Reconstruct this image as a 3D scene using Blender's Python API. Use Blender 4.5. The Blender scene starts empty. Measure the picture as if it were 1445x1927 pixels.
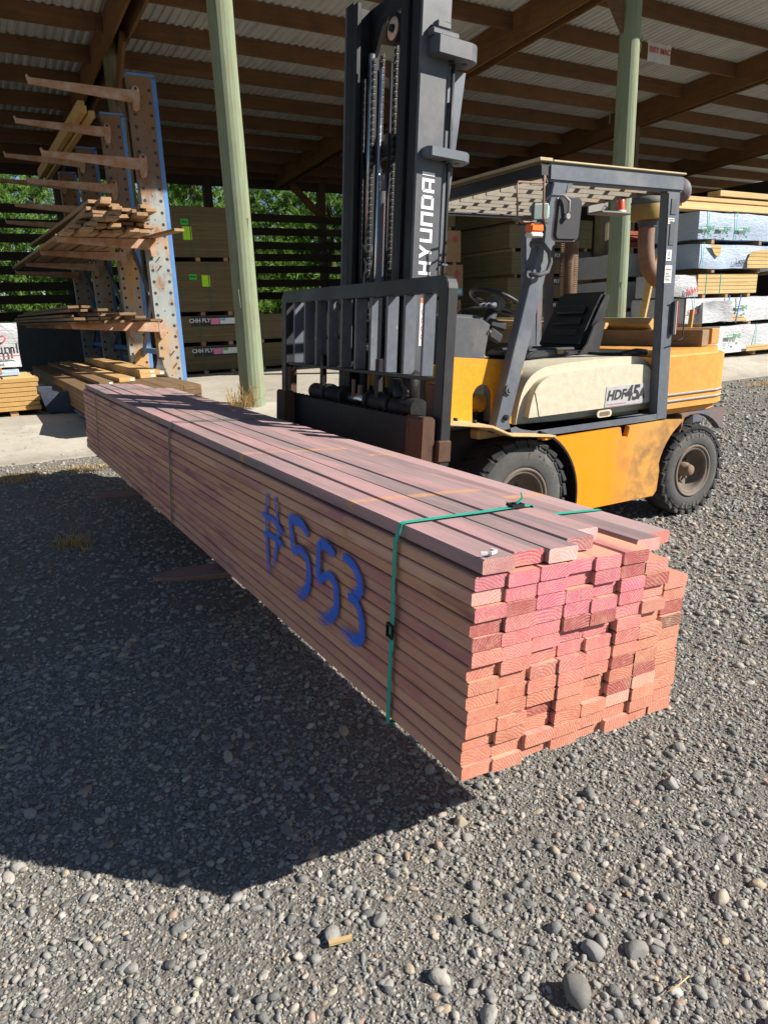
import bpy, bmesh, math, random
import numpy as np
from mathutils import Matrix, Vector
R=math.radians; rnd=random.Random(7)
S=bpy.context.scene; COL=S.collection
# ------------------------------------------------------------------ camera
CAM=((0.861,0.164,-0.481),(-0.508,0.220,-0.833),(-0.031,0.962,0.273))
def ortho(m):
    m=Matrix(m); x=m.col[0].normalized(); y=(m.col[1]-x*m.col[1].dot(x)).normalized(); z=x.cross(y)
    return Matrix((x,y,z)).transposed()
cam=bpy.data.cameras.new('camera'); co=bpy.data.objects.new('camera',cam); COL.objects.link(co)
co.matrix_world=Matrix.Translation((0,0,1.5)) @ ortho(CAM).to_4x4()
cam.sensor_fit='VERTICAL'; cam.sensor_height=24; cam.lens=24*1330/1927; cam.clip_end=3000; cam.clip_start=.05
S.camera=co
# ------------------------------------------------------------------ light
SUN=Vector((1.093,-.968,1.0)).normalized()
sl=bpy.data.lights.new('sun','SUN'); sl.energy=5.0; sl.angle=R(.5); sl.color=(1,.94,.85)
so=bpy.data.objects.new('sun',sl); COL.objects.link(so); so.rotation_euler=(-SUN).to_track_quat('-Z','Y').to_euler()
w=bpy.data.worlds.new('World'); S.world=w; w.use_nodes=True
nt=w.node_tree; bg=nt.nodes['Background']; sk=nt.nodes.new('ShaderNodeTexSky'); sk.sky_type='NISHITA'; sk.sun_disc=False
sk.sun_elevation=math.asin(SUN.z); sk.sun_rotation=math.atan2(SUN.x,SUN.y); nt.links.new(sk.outputs[0],bg.inputs[0]); bg.inputs[1].default_value=.05; sk.dust_density=.25; sk.ozone_density=2.2; sk.altitude=50
S.view_settings.view_transform='Standard'; S.view_settings.look='None'; S.view_settings.exposure=0.85; S.view_settings.gamma=1
# ------------------------------------------------------------------ mesh builder
class MB:
    def __init__(s): s.bm=bmesh.new(); s.mi=0; s.smooth=False; s.bm.faces.layers.int.new('done')
    def _fin(s,n0):
        for f in s.new(): f.smooth=bool(s.smooth)
    def new(s):
        L=s.bm.faces.layers.int.get('done') or s.bm.faces.layers.int.new('done'); out=[]
        for f in s.bm.faces:
            if not f[L]: f[L]=1; f.material_index=s.mi; out.append(f)
        return out
    def obox(s,M,sx,sy,sz,bev=0,seg=1):
        n0=len(s.bm.faces); r=bmesh.ops.create_cube(s.bm,size=1,matrix=M@Matrix.Diagonal((sx,sy,sz,1)))
        if bev:
            es=list({e for v in r['verts'] for e in v.link_edges})
            bmesh.ops.bevel(s.bm,geom=es,offset=bev,segments=seg,affect='EDGES',clamp_overlap=True)
        s._fin(n0); return s
    def box(s,x0,x1,y0,y1,z0,z1,bev=0,seg=1):
        return s.obox(Matrix.Translation(((x0+x1)/2,(y0+y1)/2,(z0+z1)/2)),abs(x1-x0),abs(y1-y0),abs(z1-z0),bev,seg)
    def beam(s,p0,p1,wd,h,up=(0,0,1),bev=0):
        p0=Vector(p0);p1=Vector(p1); d=(p1-p0); L=d.length; d.normalize(); u=Vector(up); x=d.cross(u)
        if x.length<1e-4: x=d.cross(Vector((1,0,0)))
        x.normalize(); u=x.cross(d)
        M=Matrix((x,d,u)).transposed().to_4x4(); M.translation=(p0+p1)/2
        return s.obox(M,wd,L,h,bev)
    def cyl(s,p0,p1,r0,r1=None,n=16,cap=True):
        r1=r0 if r1 is None else r1; p0=Vector(p0);p1=Vector(p1); d=p1-p0; n0=len(s.bm.faces)
        M=d.to_track_quat('Z','Y').to_matrix().to_4x4(); M.translation=(p0+p1)/2
        bmesh.ops.create_cone(s.bm,cap_ends=cap,segments=n,radius1=r0,radius2=r1,depth=d.length,matrix=M)
        for f in s.new(): f.smooth=len(f.verts)==4
        return s
    def tube(s,pts,r,n=8,rad=None):
        pts=[Vector(p) for p in pts]; rings=[]; n0=len(s.bm.faces); prev=None
        for i,p in enumerate(pts):
            d=(pts[min(i+1,len(pts)-1)]-pts[max(i-1,0)]).normalized()
            if prev is None: a=d.orthogonal().normalized()
            else: a=(prev-d*prev.dot(d)).normalized()
            prev=a; b=d.cross(a); rr=rad[i] if rad else r
            rings.append([s.bm.verts.new(p+(a*math.cos(t*2*math.pi/n)+b*math.sin(t*2*math.pi/n))*rr) for t in range(n)])
        for i in range(len(rings)-1):
            for t in range(n): s.bm.faces.new((rings[i][t],rings[i][(t+1)%n],rings[i+1][(t+1)%n],rings[i+1][t]))
        s.bm.faces.new(rings[0][::-1]); s.bm.faces.new(rings[-1])
        for f in s.new(): f.smooth=len(f.verts)==4
        return s
    def prism(s,pts,ax,a,b,bev=0,seg=2,capbev=False):
        def P(p,t): return {'y':(p[0],t,p[1]),'x':(t,p[0],p[1]),'z':(p[0],p[1],t)}[ax]
        n0=len(s.bm.faces); A=[s.bm.verts.new(P(p,a)) for p in pts]; B=[s.bm.verts.new(P(p,b)) for p in pts]; k=len(pts)
        fs=[s.bm.faces.new(A),s.bm.faces.new(B[::-1])]
        for i in range(k): fs.append(s.bm.faces.new((A[i],B[i],B[(i+1)%k],A[(i+1)%k])))
        bmesh.ops.recalc_face_normals(s.bm,faces=fs)
        if bev:
            es=[e for e in fs[0].edges]+[e for e in fs[1].edges] if not capbev else list({e for f in fs for e in f.edges})
            bmesh.ops.bevel(s.bm,geom=es,offset=bev,segments=seg,affect='EDGES',clamp_overlap=True)
        s._fin(n0); return s
    def lathe(s,prof,M,n=32):   # prof (r,t): t along local z
        n0=len(s.bm.faces); rings=[]
        for r,t in prof: rings.append([s.bm.verts.new(M@Vector((r*math.cos(2*math.pi*i/n),r*math.sin(2*math.pi*i/n),t))) for i in range(n)])
        for j in range(len(rings)-1):
            for i in range(n): s.bm.faces.new((rings[j][i],rings[j][(i+1)%n],rings[j+1][(i+1)%n],rings[j+1][i]))
        for f in s.new(): f.smooth=True
        return s
    def poly(s,pts):
        n0=len(s.bm.faces); s.bm.faces.new([s.bm.verts.new(p) for p in pts]); s._fin(n0); return s
    def addmesh(s,me,M):
        n0=len(s.bm.faces); nv=len(s.bm.verts); s.bm.from_mesh(me); s.bm.verts.ensure_lookup_table()
        for v in s.bm.verts[nv:]: v.co=M@v.co
        s._fin(n0); return s
    def xf(s,M): bmesh.ops.transform(s.bm,matrix=M,verts=s.bm.verts); return s
MAT={}
def link(o): COL.objects.link(o); return o
def obj(name,mb,mats,parent=None,at=(0,0,0),shift=None):
    """mesh coords are world (or parent-local); shift moves the origin"""
    if not isinstance(mats,(list,tuple)): mats=[mats]
    me=bpy.data.meshes.new(name); sh=Vector(at)
    bmesh.ops.translate(mb.bm,vec=-sh,verts=mb.bm.verts); mb.bm.normal_update(); mb.bm.to_mesh(me); mb.bm.free()
    if 'done' in me.attributes: me.attributes.remove(me.attributes['done'])
    if mb.smooth: me.polygons.foreach_set('use_smooth',[True]*len(me.polygons)); me.set_sharp_from_angle(angle=R(mb.smooth))
    for m in mats: me.materials.append(m)
    o=bpy.data.objects.new(name,me); o.location=sh
    link(o)
    if parent: o.parent=parent; o.location=sh-(parent.location if parent.get('_w') else Vector())
    return o
def tag(o,label,cat,group=None):
    o['label']=label; o['category']=cat; o['kind']='thing'
    if group: o['group']=group
    return o
def thing(name,label,cat,loc=(0,0,0),group=None):
    o=bpy.data.objects.new(name,None); o.empty_display_size=.1; link(o); o.location=loc; return tag(o,label,cat,group)
def part(name,mb,mats,root,sub=None):
    """world-coordinate mesh under an un-rotated root (sub = parent part whose local frame equals root's)"""
    o=obj(name,mb,mats,None,at=root.location); o.location=(0,0,0); o.parent=sub or root
    return o
def struct(name,mb,mats,kind='structure'):
    o=obj(name,mb,mats); o['kind']=kind; return o
def rippled(x0,x1,y0,y1,z0,z1,amp=.018,seed=0,n=10):
    r=random.Random(seed); bm=bmesh.new(); bmesh.ops.create_cube(bm,size=1); bmesh.ops.subdivide_edges(bm,edges=list(bm.edges),cuts=n,use_grid_fill=True)
    ph=[r.uniform(0,6) for _ in range(6)]
    for v in bm.verts:
        p=v.co; q=Vector((x0+(p.x+.5)*(x1-x0),y0+(p.y+.5)*(y1-y0),z0+(p.z+.5)*(z1-z0)))
        d=amp*(math.sin(q.x*5+q.z*7+ph[0])+math.sin(q.y*6-q.z*9+ph[1])+.6*math.sin(q.x*13+q.y*11+ph[2]))
        q+=Vector((p.x,p.y,p.z*.6))*d*1.2; v.co=q
    mb=MB(); mb.bm.free(); mb.bm=bm; mb.smooth=48; return mb
_tc={}
def text_mesh(t,size=1,off=0,shear=0,ext=0):
    k=(t,size,off,shear,ext)
    if k in _tc: return _tc[k]
    c=bpy.data.curves.new('t','FONT'); c.body=t; c.size=size; c.offset=off; c.shear=shear; c.extrude=ext; c.align_x='CENTER'; c.align_y='CENTER'; c.resolution_u=3
    o=bpy.data.objects.new('t',c); link(o); dg=bpy.context.evaluated_depsgraph_get(); me=bpy.data.meshes.new_from_object(o.evaluated_get(dg))
    bpy.data.objects.remove(o); _tc[k]=me; return me
def frame(o,r,u):
    r=Vector(r).normalized(); u=Vector(u); u=(u-r*u.dot(r)).normalized(); n=r.cross(u); M=Matrix((r,u,n)).transposed().to_4x4(); M.translation=o; return M
# ------------------------------------------------------------------ materials
class NT:
    def __init__(s,name,rough=.7,metal=0,spec=.4):
        s.m=bpy.data.materials.new(name); s.m.use_nodes=True; s.t=s.m.node_tree; s.b=s.t.nodes['Principled BSDF']
        s.b.inputs['Roughness'].default_value=rough; s.b.inputs['Metallic'].default_value=metal; s.b.inputs['Specular IOR Level'].default_value=spec
        s.tc=s.t.nodes.new('ShaderNodeTexCoord'); s.oi=None
    def n(s,ty,**k):
        x=s.t.nodes.new('ShaderNode'+ty)
        for a,v in k.items(): setattr(x,a,v)
        return x
    def l(s,a,b): s.t.links.new(a,b)
    def sock(s,inp,v):
        if isinstance(v,(int,float)): inp.default_value=v
        elif isinstance(v,(tuple,list)): inp.default_value=tuple(v) if len(v)==len(inp.default_value) else (*v,1)
        else: s.l(v,inp)
    def rand(s):
        if not s.oi: s.oi=s.n('ObjectInfo')
        return s.oi.outputs['Random']
    def col(s):
        s.rand(); return s.oi.outputs['Color']
    def vec(s,scale=(1,1,1),src='Object',jit=0,rot=(0,0,0)):
        v=s.tc.outputs[src]
        if jit:
            c=s.n('CombineXYZ'); mm=s.math('MULTIPLY',s.rand(),jit); 
            for i in range(3): s.l(mm,c.inputs[i])
            a=s.n('VectorMath',operation='ADD'); s.l(v,a.inputs[0]); s.l(c.outputs[0],a.inputs[1]); v=a.outputs[0]
        m=s.n('Mapping'); m.inputs['Scale'].default_value=scale; m.inputs['Rotation'].default_value=rot; s.l(v,m.inputs[0]); return m.outputs[0]
    def noise(s,vec,scale=5,detail=4,rough=.55,dist=0):
        x=s.n('TexNoise'); x.inputs['Scale'].default_value=scale; x.inputs['Detail'].default_value=detail; x.inputs['Roughness'].default_value=rough; x.inputs['Distortion'].default_value=dist
        s.l(vec,x.inputs['Vector']); return x.outputs[0]
    def vor(s,vec,scale=5,feature='F1',out=0):
        x=s.n('TexVoronoi',feature=feature); x.inputs['Scale'].default_value=scale; s.l(vec,x.inputs['Vector']); return x.outputs[out]
    def ramp(s,f,stops):
        r=s.n('ValToRGB'); e=r.color_ramp.elements
        while len(e)<len(stops): e.new(.5)
        for i,(p,c) in enumerate(stops): e[i].position=p; e[i].color=(*c,1) if not isinstance(c,(int,float)) else (c,c,c,1)
        s.l(f,r.inputs[0]); return r.outputs[0]
    def mix(s,f,a,b,mode='MIX'):
        x=s.n('Mix',data_type='RGBA',blend_type=mode); s.sock(x.inputs[0],f); s.sock(x.inputs[6],a); s.sock(x.inputs[7],b); return x.outputs[2]
    def math(s,op,a,b=0,c=None,clamp=False):
        x=s.n('Math',operation=op,use_clamp=clamp); s.sock(x.inputs[0],a); s.sock(x.inputs[1],b)
        if c is not None: s.sock(x.inputs[2],c)
        return x.outputs[0]
    def mr(s,v,a,b,c=0,d=1):
        x=s.n('MapRange'); s.l(v,x.inputs[0])
        for i,q in enumerate((a,b,c,d)): x.inputs[i+1].default_value=q
        return x.outputs[0]
    def sep(s,v):
        x=s.n('SeparateXYZ'); s.l(v,x.inputs[0]); return x.outputs
    def bump(s,h,strength=.3,dist=.01):
        x=s.n('Bump'); x.inputs['Strength'].default_value=strength; x.inputs['Distance'].default_value=dist; s.l(h,x.inputs['Height']); s.l(x.outputs[0],s.b.inputs['Normal'])
    def base(s,c): s.sock(s.b.inputs['Base Color'],c); return s
def done(k,s): MAT[k]=s.m; return s.m
def scol(c,k): return tuple(min(1,x*k) for x in c)
def painted(k,c,rough=.45,dirt=(.25,.21,.16),damt=.5,dscale=3,metal=0,chip=None,bump=.05,spec=.4,lo=.52):
    s=NT(k,rough,metal,spec); v=s.vec()
    n1=s.noise(v,dscale,6,.65); n2=s.noise(v,dscale*9,4,.6)
    cc=s.mix(s.mr(n2,.3,.7),scol(c,.86),scol(c,1.1))
    cc=s.mix(s.math('MULTIPLY',s.mr(n1,lo,.78),damt),cc,dirt)
    if chip:
        n3=s.noise(s.vec(),14,6,.7); cc=s.mix(s.mr(n3,chip[1],chip[1]+.03),cc,chip[0])
    s.base(cc); s.l(s.mr(n1,.3,.7,rough-.08,rough+.2),s.b.inputs['Roughness']); s.bump(n2,bump,.004); return done(k,s)
def wood(k,c1,c2,axis='y',rough=.75,rnd_amt=.5,knots=True,src='Object',stain=None,dirt=None,grain=1.0):
    s=NT(k,rough,0,.25); sc={'x':(.35,9,9),'y':(9,.35,9),'z':(9,9,.35)}[axis]
    v=s.vec(sc,src,jit=13.7); g=s.noise(v,3.2*grain,5,.62,.8); f=s.noise(v,16*grain,3,.6)
    cc=s.mix(s.mr(g,.3,.72),c1,c2); cc=s.mix(s.mr(f,.35,.75,0,.35),cc,scol(c1,.55))
    if knots:
        kv=s.vec(tuple(q*.12 if q>1 else q*2.2 for q in sc),src,jit=31.)
        d=s.vor(kv,3.2); cc=s.mix(s.mr(d,.06,.02),cc,scol(c1,.35))
    cc=s.mix(s.math('MULTIPLY',s.mr(s.rand(),0,1),rnd_amt),cc,s.mix(s.mr(s.math('FRACT',s.math('MULTIPLY',s.rand(),7.31)),0,1),scol(c1,.75),scol(c2,1.15)))
    if dirt:
        dn=s.noise(s.vec(src=src,jit=5.),2.2,6,.7); cc=s.mix(s.mr(dn,.45,.75,0,dirt[1]),cc,dirt[0])
    if stain: cc=stain(s,cc)
    s.base(cc); s.bump(f,.25,.003); return done(k,s)
def layered(k,c1,c2,dark,axis=2,pitch=.045,rough=.8,vax=None):
    """pack face: thin horizontal board lines"""
    s=NT(k,rough,0,.2); v=s.vec(jit=0); xyz=s.sep(v); z=s.math('DIVIDE',xyz[2],pitch); fr=s.math('FRACT',z); fl=s.math('FLOOR',z)
    wn=s.n('TexWhiteNoise',noise_dimensions='1D'); s.l(s.math('ADD',fl,s.math('MULTIPLY',s.rand(),50)),wn.inputs['W'])
    cc=s.mix(wn.outputs[0],c1,c2); nn=s.noise(s.vec((1,1,14)),2.5,5,.65); cc=s.mix(s.mr(nn,.4,.7,0,.5),cc,scol(c1,.6))
    cc=s.mix(s.mr(fr,.16,.06),cc,dark)
    if vax:
        q=s.math('FRACT',s.math('DIVIDE',s.math('ADD',xyz[0],xyz[1]),vax)); cc=s.mix(s.mr(q,.1,.03),cc,dark)
    s.base(cc); s.bump(s.mr(fr,.0,.2),.5,.006); return done(k,s)
painted('black_steel',(.021,.022,.025),.48,(.12,.11,.10),.35,2.5,bump=.06)
painted('mast_steel',(.082,.086,.098),.40,(.30,.29,.28),.45,2.2,bump=.05,chip=((.35,.34,.33),.72))
painted('dark_steel',(.012,.012,.014),.5,(.06,.055,.05),.5,3,spec=.3)
painted('grease',(.006,.006,.007),.55,(.05,.045,.035),.6,6,bump=.5,spec=.35)
painted('guard_steel',(.105,.12,.145),.40,(.27,.26,.24),.5,3,chip=((.22,.21,.2),.70))
painted('rust_steel',(.085,.045,.028),.8,(.03,.02,.016),.7,5,bump=.3)
painted('fork_steel',(.21,.155,.135),.6,(.10,.07,.06),.7,6,metal=.3,bump=.15)
painted('dusty_top',(.52,.43,.27),.9,(.3,.26,.18),.5,6)
painted('guard_slat',(.27,.245,.20),.85,(.42,.20,.05),.7,2.5,lo=.6)
painted('floor_plate',(.56,.40,.19),.7,(.30,.25,.19),.8,4)
painted('yellow_paint',(.70,.31,.012),.45,(.30,.20,.06),.6,4,chip=((.12,.09,.05),.72))
painted('yellow_cylinder',(.76,.37,.02),.42,(.12,.07,.02),.7,5)
painted('cream_paint',(.56,.51,.385),.42,(.40,.36,.28),.55,2.5,bump=.02,chip=((.20,.22,.25),.735))
painted('seat_vinyl',(.012,.013,.016),.42,(.05,.05,.055),.3,5,bump=.12,spec=.5)
painted('rubber',(.036,.037,.040),.8,(.16,.15,.135),.7,3,bump=.15,spec=.3)
painted('tyre_side',(.085,.085,.083),.85,(.23,.22,.19),.8,3.5,bump=.08,spec=.2)
painted('rim_paint',(.16,.13,.105),.75,(.07,.05,.04),.7,5,bump=.2)
painted('hub_steel',(.20,.14,.095),.8,(.06,.04,.03),.7,7,bump=.3)
painted('dash_plastic',(.075,.08,.092),.6,(.28,.26,.23),.5,3)
painted('chrome',(.7,.7,.7),.2,(.4,.38,.34),.3,5,metal=1)
painted('bright_link',(.20,.20,.19),.4,(.02,.02,.02),.9,6,metal=.5,lo=.40)
painted('sheave_face',(.62,.42,.30),.6,(.2,.12,.08),.5,9)
painted('hose_black',(.02,.02,.022),.5,(.1,.1,.1),.3,8)
painted('hose_grey',(.25,.25,.25),.5,(.4,.4,.4),.3,8)
painted('air_ochre',(.33,.22,.06),.6,(.15,.11,.05),.6,5)
painted('air_top',(.14,.14,.13),.7,(.3,.28,.24),.6,5)
painted('pipe_brown',(.24,.14,.095),.55,(.12,.07,.05),.6,5)
painted('white_label',(.72,.72,.70),.5,(.4,.38,.34),.3,8)
painted('white_paint',(.80,.80,.80),.5,(.45,.45,.45),.35,14,lo=.6)
painted('red_ink',(.48,.07,.07),.6,(.5,.3,.3),.3,9)
painted('dark_ink',(.03,.03,.035),.6,(.2,.2,.2),.2,9)
painted('green_ink',(.03,.24,.09),.6,(.3,.4,.35),.25,9)
painted('lime_label',(.42,.80,.02),.6,(.3,.5,.02),.2,8)
painted('green_label',(.05,.55,.06),.6,(.1,.4,.1),.2,8)
painted('pink_label',(.75,.22,.40),.6,(.6,.3,.3),.2,8)
painted('cyan_label',(.10,.50,.62),.6,(.1,.4,.5),.2,8)
painted('black_label',(.025,.025,.03),.6,(.1,.1,.1),.3,8)
painted('grey_stripe',(.42,.42,.43),.5,(.25,.22,.18),.6,7)
painted('bumper',(.11,.12,.15),.6,(.28,.13,.05),.9,4,bump=.2,lo=.45)
painted('silver_plate',(.52,.52,.54),.35,(.35,.35,.33),.3,10,metal=.3)
painted('strap_green',(.025,.37,.28),.4,(.02,.4,.3),.3,20)
painted('strap_dark',(.035,.10,.06),.5,(.03,.08,.05),.5,20)
painted('strap_blue',(.02,.10,.42),.5,(.05,.15,.4),.3,20)
painted('strap_black',(.015,.015,.016),.5,(.05,.05,.05),.3,20)
painted('bin_blue',(.02,.05,.16),.5,(.08,.09,.12),.6,4)
painted('black_plastic',(.010,.010,.011),.5,(.03,.03,.03),.2,8,bump=.8,spec=.3)
painted('grey_wall',(.10,.105,.11),.9,(.18,.17,.16),.6,1.2)
painted('tarp',(.045,.055,.085),.55,(.12,.12,.13),.5,4,bump=1.0)
painted('carton',(.36,.22,.12),.8,(.28,.16,.09),.5,2.5)
painted('carton_end',(.33,.215,.13),.8,(.2,.13,.08),.5,3)
painted('orange_lens',(.85,.17,.015),.25,(.5,.2,.05),.4,20,spec=.6)
painted('beacon_red',(.90,.085,.02),.25,(.6,.15,.05),.3,20,spec=.6)
painted('clear_lens',(.70,.66,.60),.25,(.4,.38,.35),.4,20,spec=.6)
painted('lamp_glass',(.70,.90,.80),.12,(.45,.7,.6),.4,20,spec=.8)
painted('bracket_grey',(.22,.21,.19),.7,(.36,.34,.30),.6,4)
painted('tail_red',(.35,.02,.03),.3,(.2,.05,.05),.3,9)
painted('bark',(.09,.065,.045),.9,(.04,.03,.02),.6,6,bump=.4)
painted('banner_cloth',(.55,.53,.50),.7,(.4,.38,.35),.4,3)
# orange body paint: fresh orange to the front, sun-faded tan to the back, oily smears
def body_paint():
    s=NT('orange_paint',.42,0,.4); v=s.vec(); x=s.sep(v); n=s.noise(v,2.2,5,.6); n2=s.noise(v,7,6,.7)
    f=s.mr(s.math('ADD',x[0],s.math('MULTIPLY',n,.35)),.34,.58)
    c=s.mix(f,(.78,.265,.004),(.60,.295,.07))
    sm=s.math('MULTIPLY',s.math('MULTIPLY',s.mr(n2,.40,.60),s.mr(n,.36,.52)),s.mr(x[0],.10,.42)); c=s.mix(s.math('MULTIPLY',sm,.62),c,(.10,.075,.05))
    c=s.mix(s.mr(s.noise(s.vec(),30,4,.7),.70,.74,0,.7),c,(.15,.09,.05))
    s.base(c); s.l(s.mr(n2,.3,.7,.35,.6),s.b.inputs['Roughness']); return done('orange_paint',s)
body_paint()
painted('faded_orange',(.60,.275,.05),.55,(.54,.30,.13),.7,2.5,bump=.03,chip=((.22,.12,.06),.745))
wood('beam_brown',(.12,.062,.028),(.20,.105,.050),'x',.85,.45,dirt=((.05,.035,.025),.6),grain=.7)
wood('rafter_brown',(.15,.072,.030),(.25,.13,.056),'y',.85,.3,dirt=((.06,.04,.025),.5),grain=.7)
wood('slat_dark',(.035,.028,.022),(.065,.05,.038),'x',.9,.5)
wood('post_dark',(.06,.045,.032),(.10,.075,.05),'z',.9,.4)
wood('pole_green',(.175,.215,.135),(.285,.33,.225),'z',.85,.1,True,grain=.8,dirt=((.20,.175,.10),.75))
wood('pole_weathered',(.13,.105,.065),(.21,.18,.115),'z',.9,.2,True,dirt=((.07,.06,.04),.6))
wood('pine',(.46,.27,.10),(.62,.42,.19),'y',.7,.3)
wood('pine_x',(.50,.34,.15),(.66,.48,.24),'x',.7,.3)
wood('yellow_pine',(.42,.245,.08),(.52,.33,.125),'y',.65,.2)
wood('old_board',(.27,.165,.09),(.46,.30,.17),'y',.85,.6,dirt=((.12,.08,.05),.5))
wood('deck_wood',(.155,.095,.05),(.27,.175,.095),'y',.8,.4,dirt=((.10,.065,.04),.5))
wood('grey_beam',(.24,.17,.10),(.34,.25,.15),'y',.85,.3,dirt=((.12,.09,.06),.5))
wood('orange_beam',(.50,.24,.07),(.60,.32,.11),'y',.7,.1)
wood('red_board',(.25,.05,.03),(.36,.10,.06),'x',.8,.4)
layered('ply_face',(.135,.105,.055),(.185,.145,.08),(.035,.028,.018),pitch=.022)
layered('ply_light',(.20,.165,.088),(.26,.215,.12),(.06,.05,.03),pitch=.022)
layered('stack_face',(.50,.35,.15),(.62,.46,.22),(.10,.06,.02),pitch=.07)
layered('stack_end',(.22,.11,.045),(.30,.16,.07),(.03,.015,.008),pitch=.055,vax=.055)
# treated pink/brown timber of the bundle: object origin = bundle corner line, so v (=local y) is along the boards
BANDS=(.615,1.54,3.02,4.35)
def bands(s,cc):
    y=s.sep(s.tc.outputs['Object'])[1]; wob=s.math('MULTIPLY',s.math('SUBTRACT',s.noise(s.vec((30,30,30)),1,2),.5),.03); y=s.math('ADD',y,wob)
    a=None
    for b in BANDS:
        m=s.mr(s.math('ABSOLUTE',s.math('SUBTRACT',y,b)),.026,.010); a=m if a is None else s.math('MAXIMUM',a,m)
    return s.mix(s.math('MULTIPLY',a,s.mr(s.noise(s.vec((40,12,40),jit=9.),1,3),.3,.6,.1,.85)),cc,(.56,.29,.14))
def pinkish(s,cc):
    q=s.math('FRACT',s.math('MULTIPLY',s.rand(),23.7)); cc=s.mix(.55,cc,s.ramp(q,[(0,(.46,.20,.13)),(.25,(.74,.40,.23)),(.5,(.60,.29,.21)),(.75,(.78,.48,.33)),(1,(.52,.26,.20))]))
    n=s.noise(s.vec((6,.9,6),jit=3.3),1.6,5,.65); cc=s.mix(s.mr(n,.46,.64,0,.8),cc,(.40,.14,.17))
    k=s.noise(s.vec((15,1.5,15),jit=21.),1.5,2,.5); cc=s.mix(s.mr(k,.62,.69,0,.6),cc,(.20,.06,.08))
    return bands(s,cc)
wood('bundle_side',(.44,.195,.12),(.64,.36,.245),'y',.72,.6,False,stain=pinkish,grain=1.3)
def greytop(s,cc):
    n=s.noise(s.vec((7,.7,7),jit=3.3),1.3,6,.65); q=s.math('FRACT',s.math('MULTIPLY',s.rand(),23.7)); cc=s.mix(s.mr(q,.3,1,0,.5),cc,(.20,.155,.16)); cc=s.mix(s.mr(n,.44,.62,0,.7),cc,(.50,.28,.28)); return bands(s,cc)
wood('bundle_top',(.225,.165,.165),(.42,.31,.295),'y',.75,.6,False,stain=greytop,grain=1.3)
def end_grain():
    s=NT('bundle_end',.75,0,.25); v=s.tc.outputs['Object']; x=s.sep(v); r=s.rand()
    r2=s.math('FRACT',s.math('MULTIPLY',r,17.3)); r3=s.math('FRACT',s.math('MULTIPLY',r,91.7))
    dist=s.math('MULTIPLY',s.math('SUBTRACT',s.noise(s.vec((30,30,30),jit=7.),1,3),.5),.014)
    dx=s.math('ADD',x[0],s.math('MULTIPLY',s.math('SUBTRACT',r2,.5),.16)); dz=s.math('ADD',x[2],s.math('ADD',.02,s.math('MULTIPLY',r3,.11)))
    d=s.math('ADD',s.math('SQRT',s.math('ADD',s.math('MULTIPLY',dx,dx),s.math('MULTIPLY',dz,dz))),dist)
    wv=s.math('SINE',s.math('MULTIPLY',d,s.mr(r,0,1,700,1150)))
    n=s.noise(s.vec((1,1,1),jit=4.),34,5,.7); n2=s.noise(s.vec((1,1,1),jit=9.),170,3,.6)
    c=s.mix(s.mr(wv,-.7,.9),s.mix(.22,s.col(),(.12,.03,.025)),s.mix(.26,s.col(),(.88,.64,.54))); c=s.mix(s.mr(s.math('FRACT',s.math('MULTIPLY',r,53.1)),.0,1,0,.22),c,(.47,.25,.18))
    n3=s.noise(s.vec((1,1,1),jit=14.),16,4,.7); c=s.mix(s.mr(n3,.45,.7,0,.6),c,s.mix(.5,s.col(),(.30,.06,.05))); c=s.mix(s.mr(n,.50,.72,0,.65),c,(.50,.30,.20)); c=s.mix(s.mr(n2,.4,.75,0,.35),c,s.mix(.5,s.col(),(.05,.01,.01)))
    s.base(c); s.bump(n2,.5,.003); return done('bundle_end',s)
end_grain()
def spray():
    s=NT('spray_paint',.55,0,.3); s.base((.010,.13,.70)); uv=s.sep(s.tc.outputs['UV']); o=s.tc.outputs['Object']
    n=s.noise(s.vec((1,1,1)),420,2,.6); n2=s.noise(s.vec((1,1,1)),40,3,.6)
    e=s.math('ABSOLUTE',s.math('SUBTRACT',s.math('MULTIPLY',uv[1],2),1))
    a=s.math('SUBTRACT',s.mr(e,.98,.36),s.math('MULTIPLY',s.math('MULTIPLY',n,s.mr(e,.2,.9)),.9)); a=s.math('ADD',a,s.math('MULTIPLY',s.math('SUBTRACT',n2,.5),.7))
    a=s.math('MULTIPLY',a,s.mr(uv[0],1.0,.72,.05,1)); a=s.math('MULTIPLY',a,1.25,clamp=True)
    fr=s.math('FRACT',s.math('DIVIDE',s.sep(o)[2],.0362)); a=s.math('MULTIPLY',a,s.mr(fr,.015,.05,.25,1)); a=s.math('MULTIPLY',a,s.mr(fr,.99,.965,.25,1))
    s.l(s.math('MULTIPLY',a,.94,clamp=True),s.b.inputs['Alpha']); return done('spray_paint',s)
spray()
def perforated(k,c,px,pz,rr,ax=(0,2)):
    s=NT(k,.6,.2,.4); v=s.sep(s.tc.outputs['UV']); u=s.math('DIVIDE',v[0],px); z=s.math('DIVIDE',v[1],pz)
    u=s.math('ADD',u,s.math('MULTIPLY',s.math('MODULO',s.math('FLOOR',z),2),.5))
    fu=s.math('SUBTRACT',s.math('FRACT',u),.5); fz=s.math('SUBTRACT',s.math('FRACT',z),.5)
    d=s.math('SQRT',s.math('ADD',s.math('MULTIPLY',fu,fu),s.math('MULTIPLY',fz,fz))); hole=s.math('LESS_THAN',d,rr)
    n=s.noise(s.vec(),9,5,.6); s.base(s.mix(s.mr(n,.3,.7),c,scol(c,.5))); s.l(s.math('SUBTRACT',1,hole),s.b.inputs['Alpha']); return done(k,s)
perforated('perforated_steel',(.24,.15,.09),1.,1.,.36)
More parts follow.
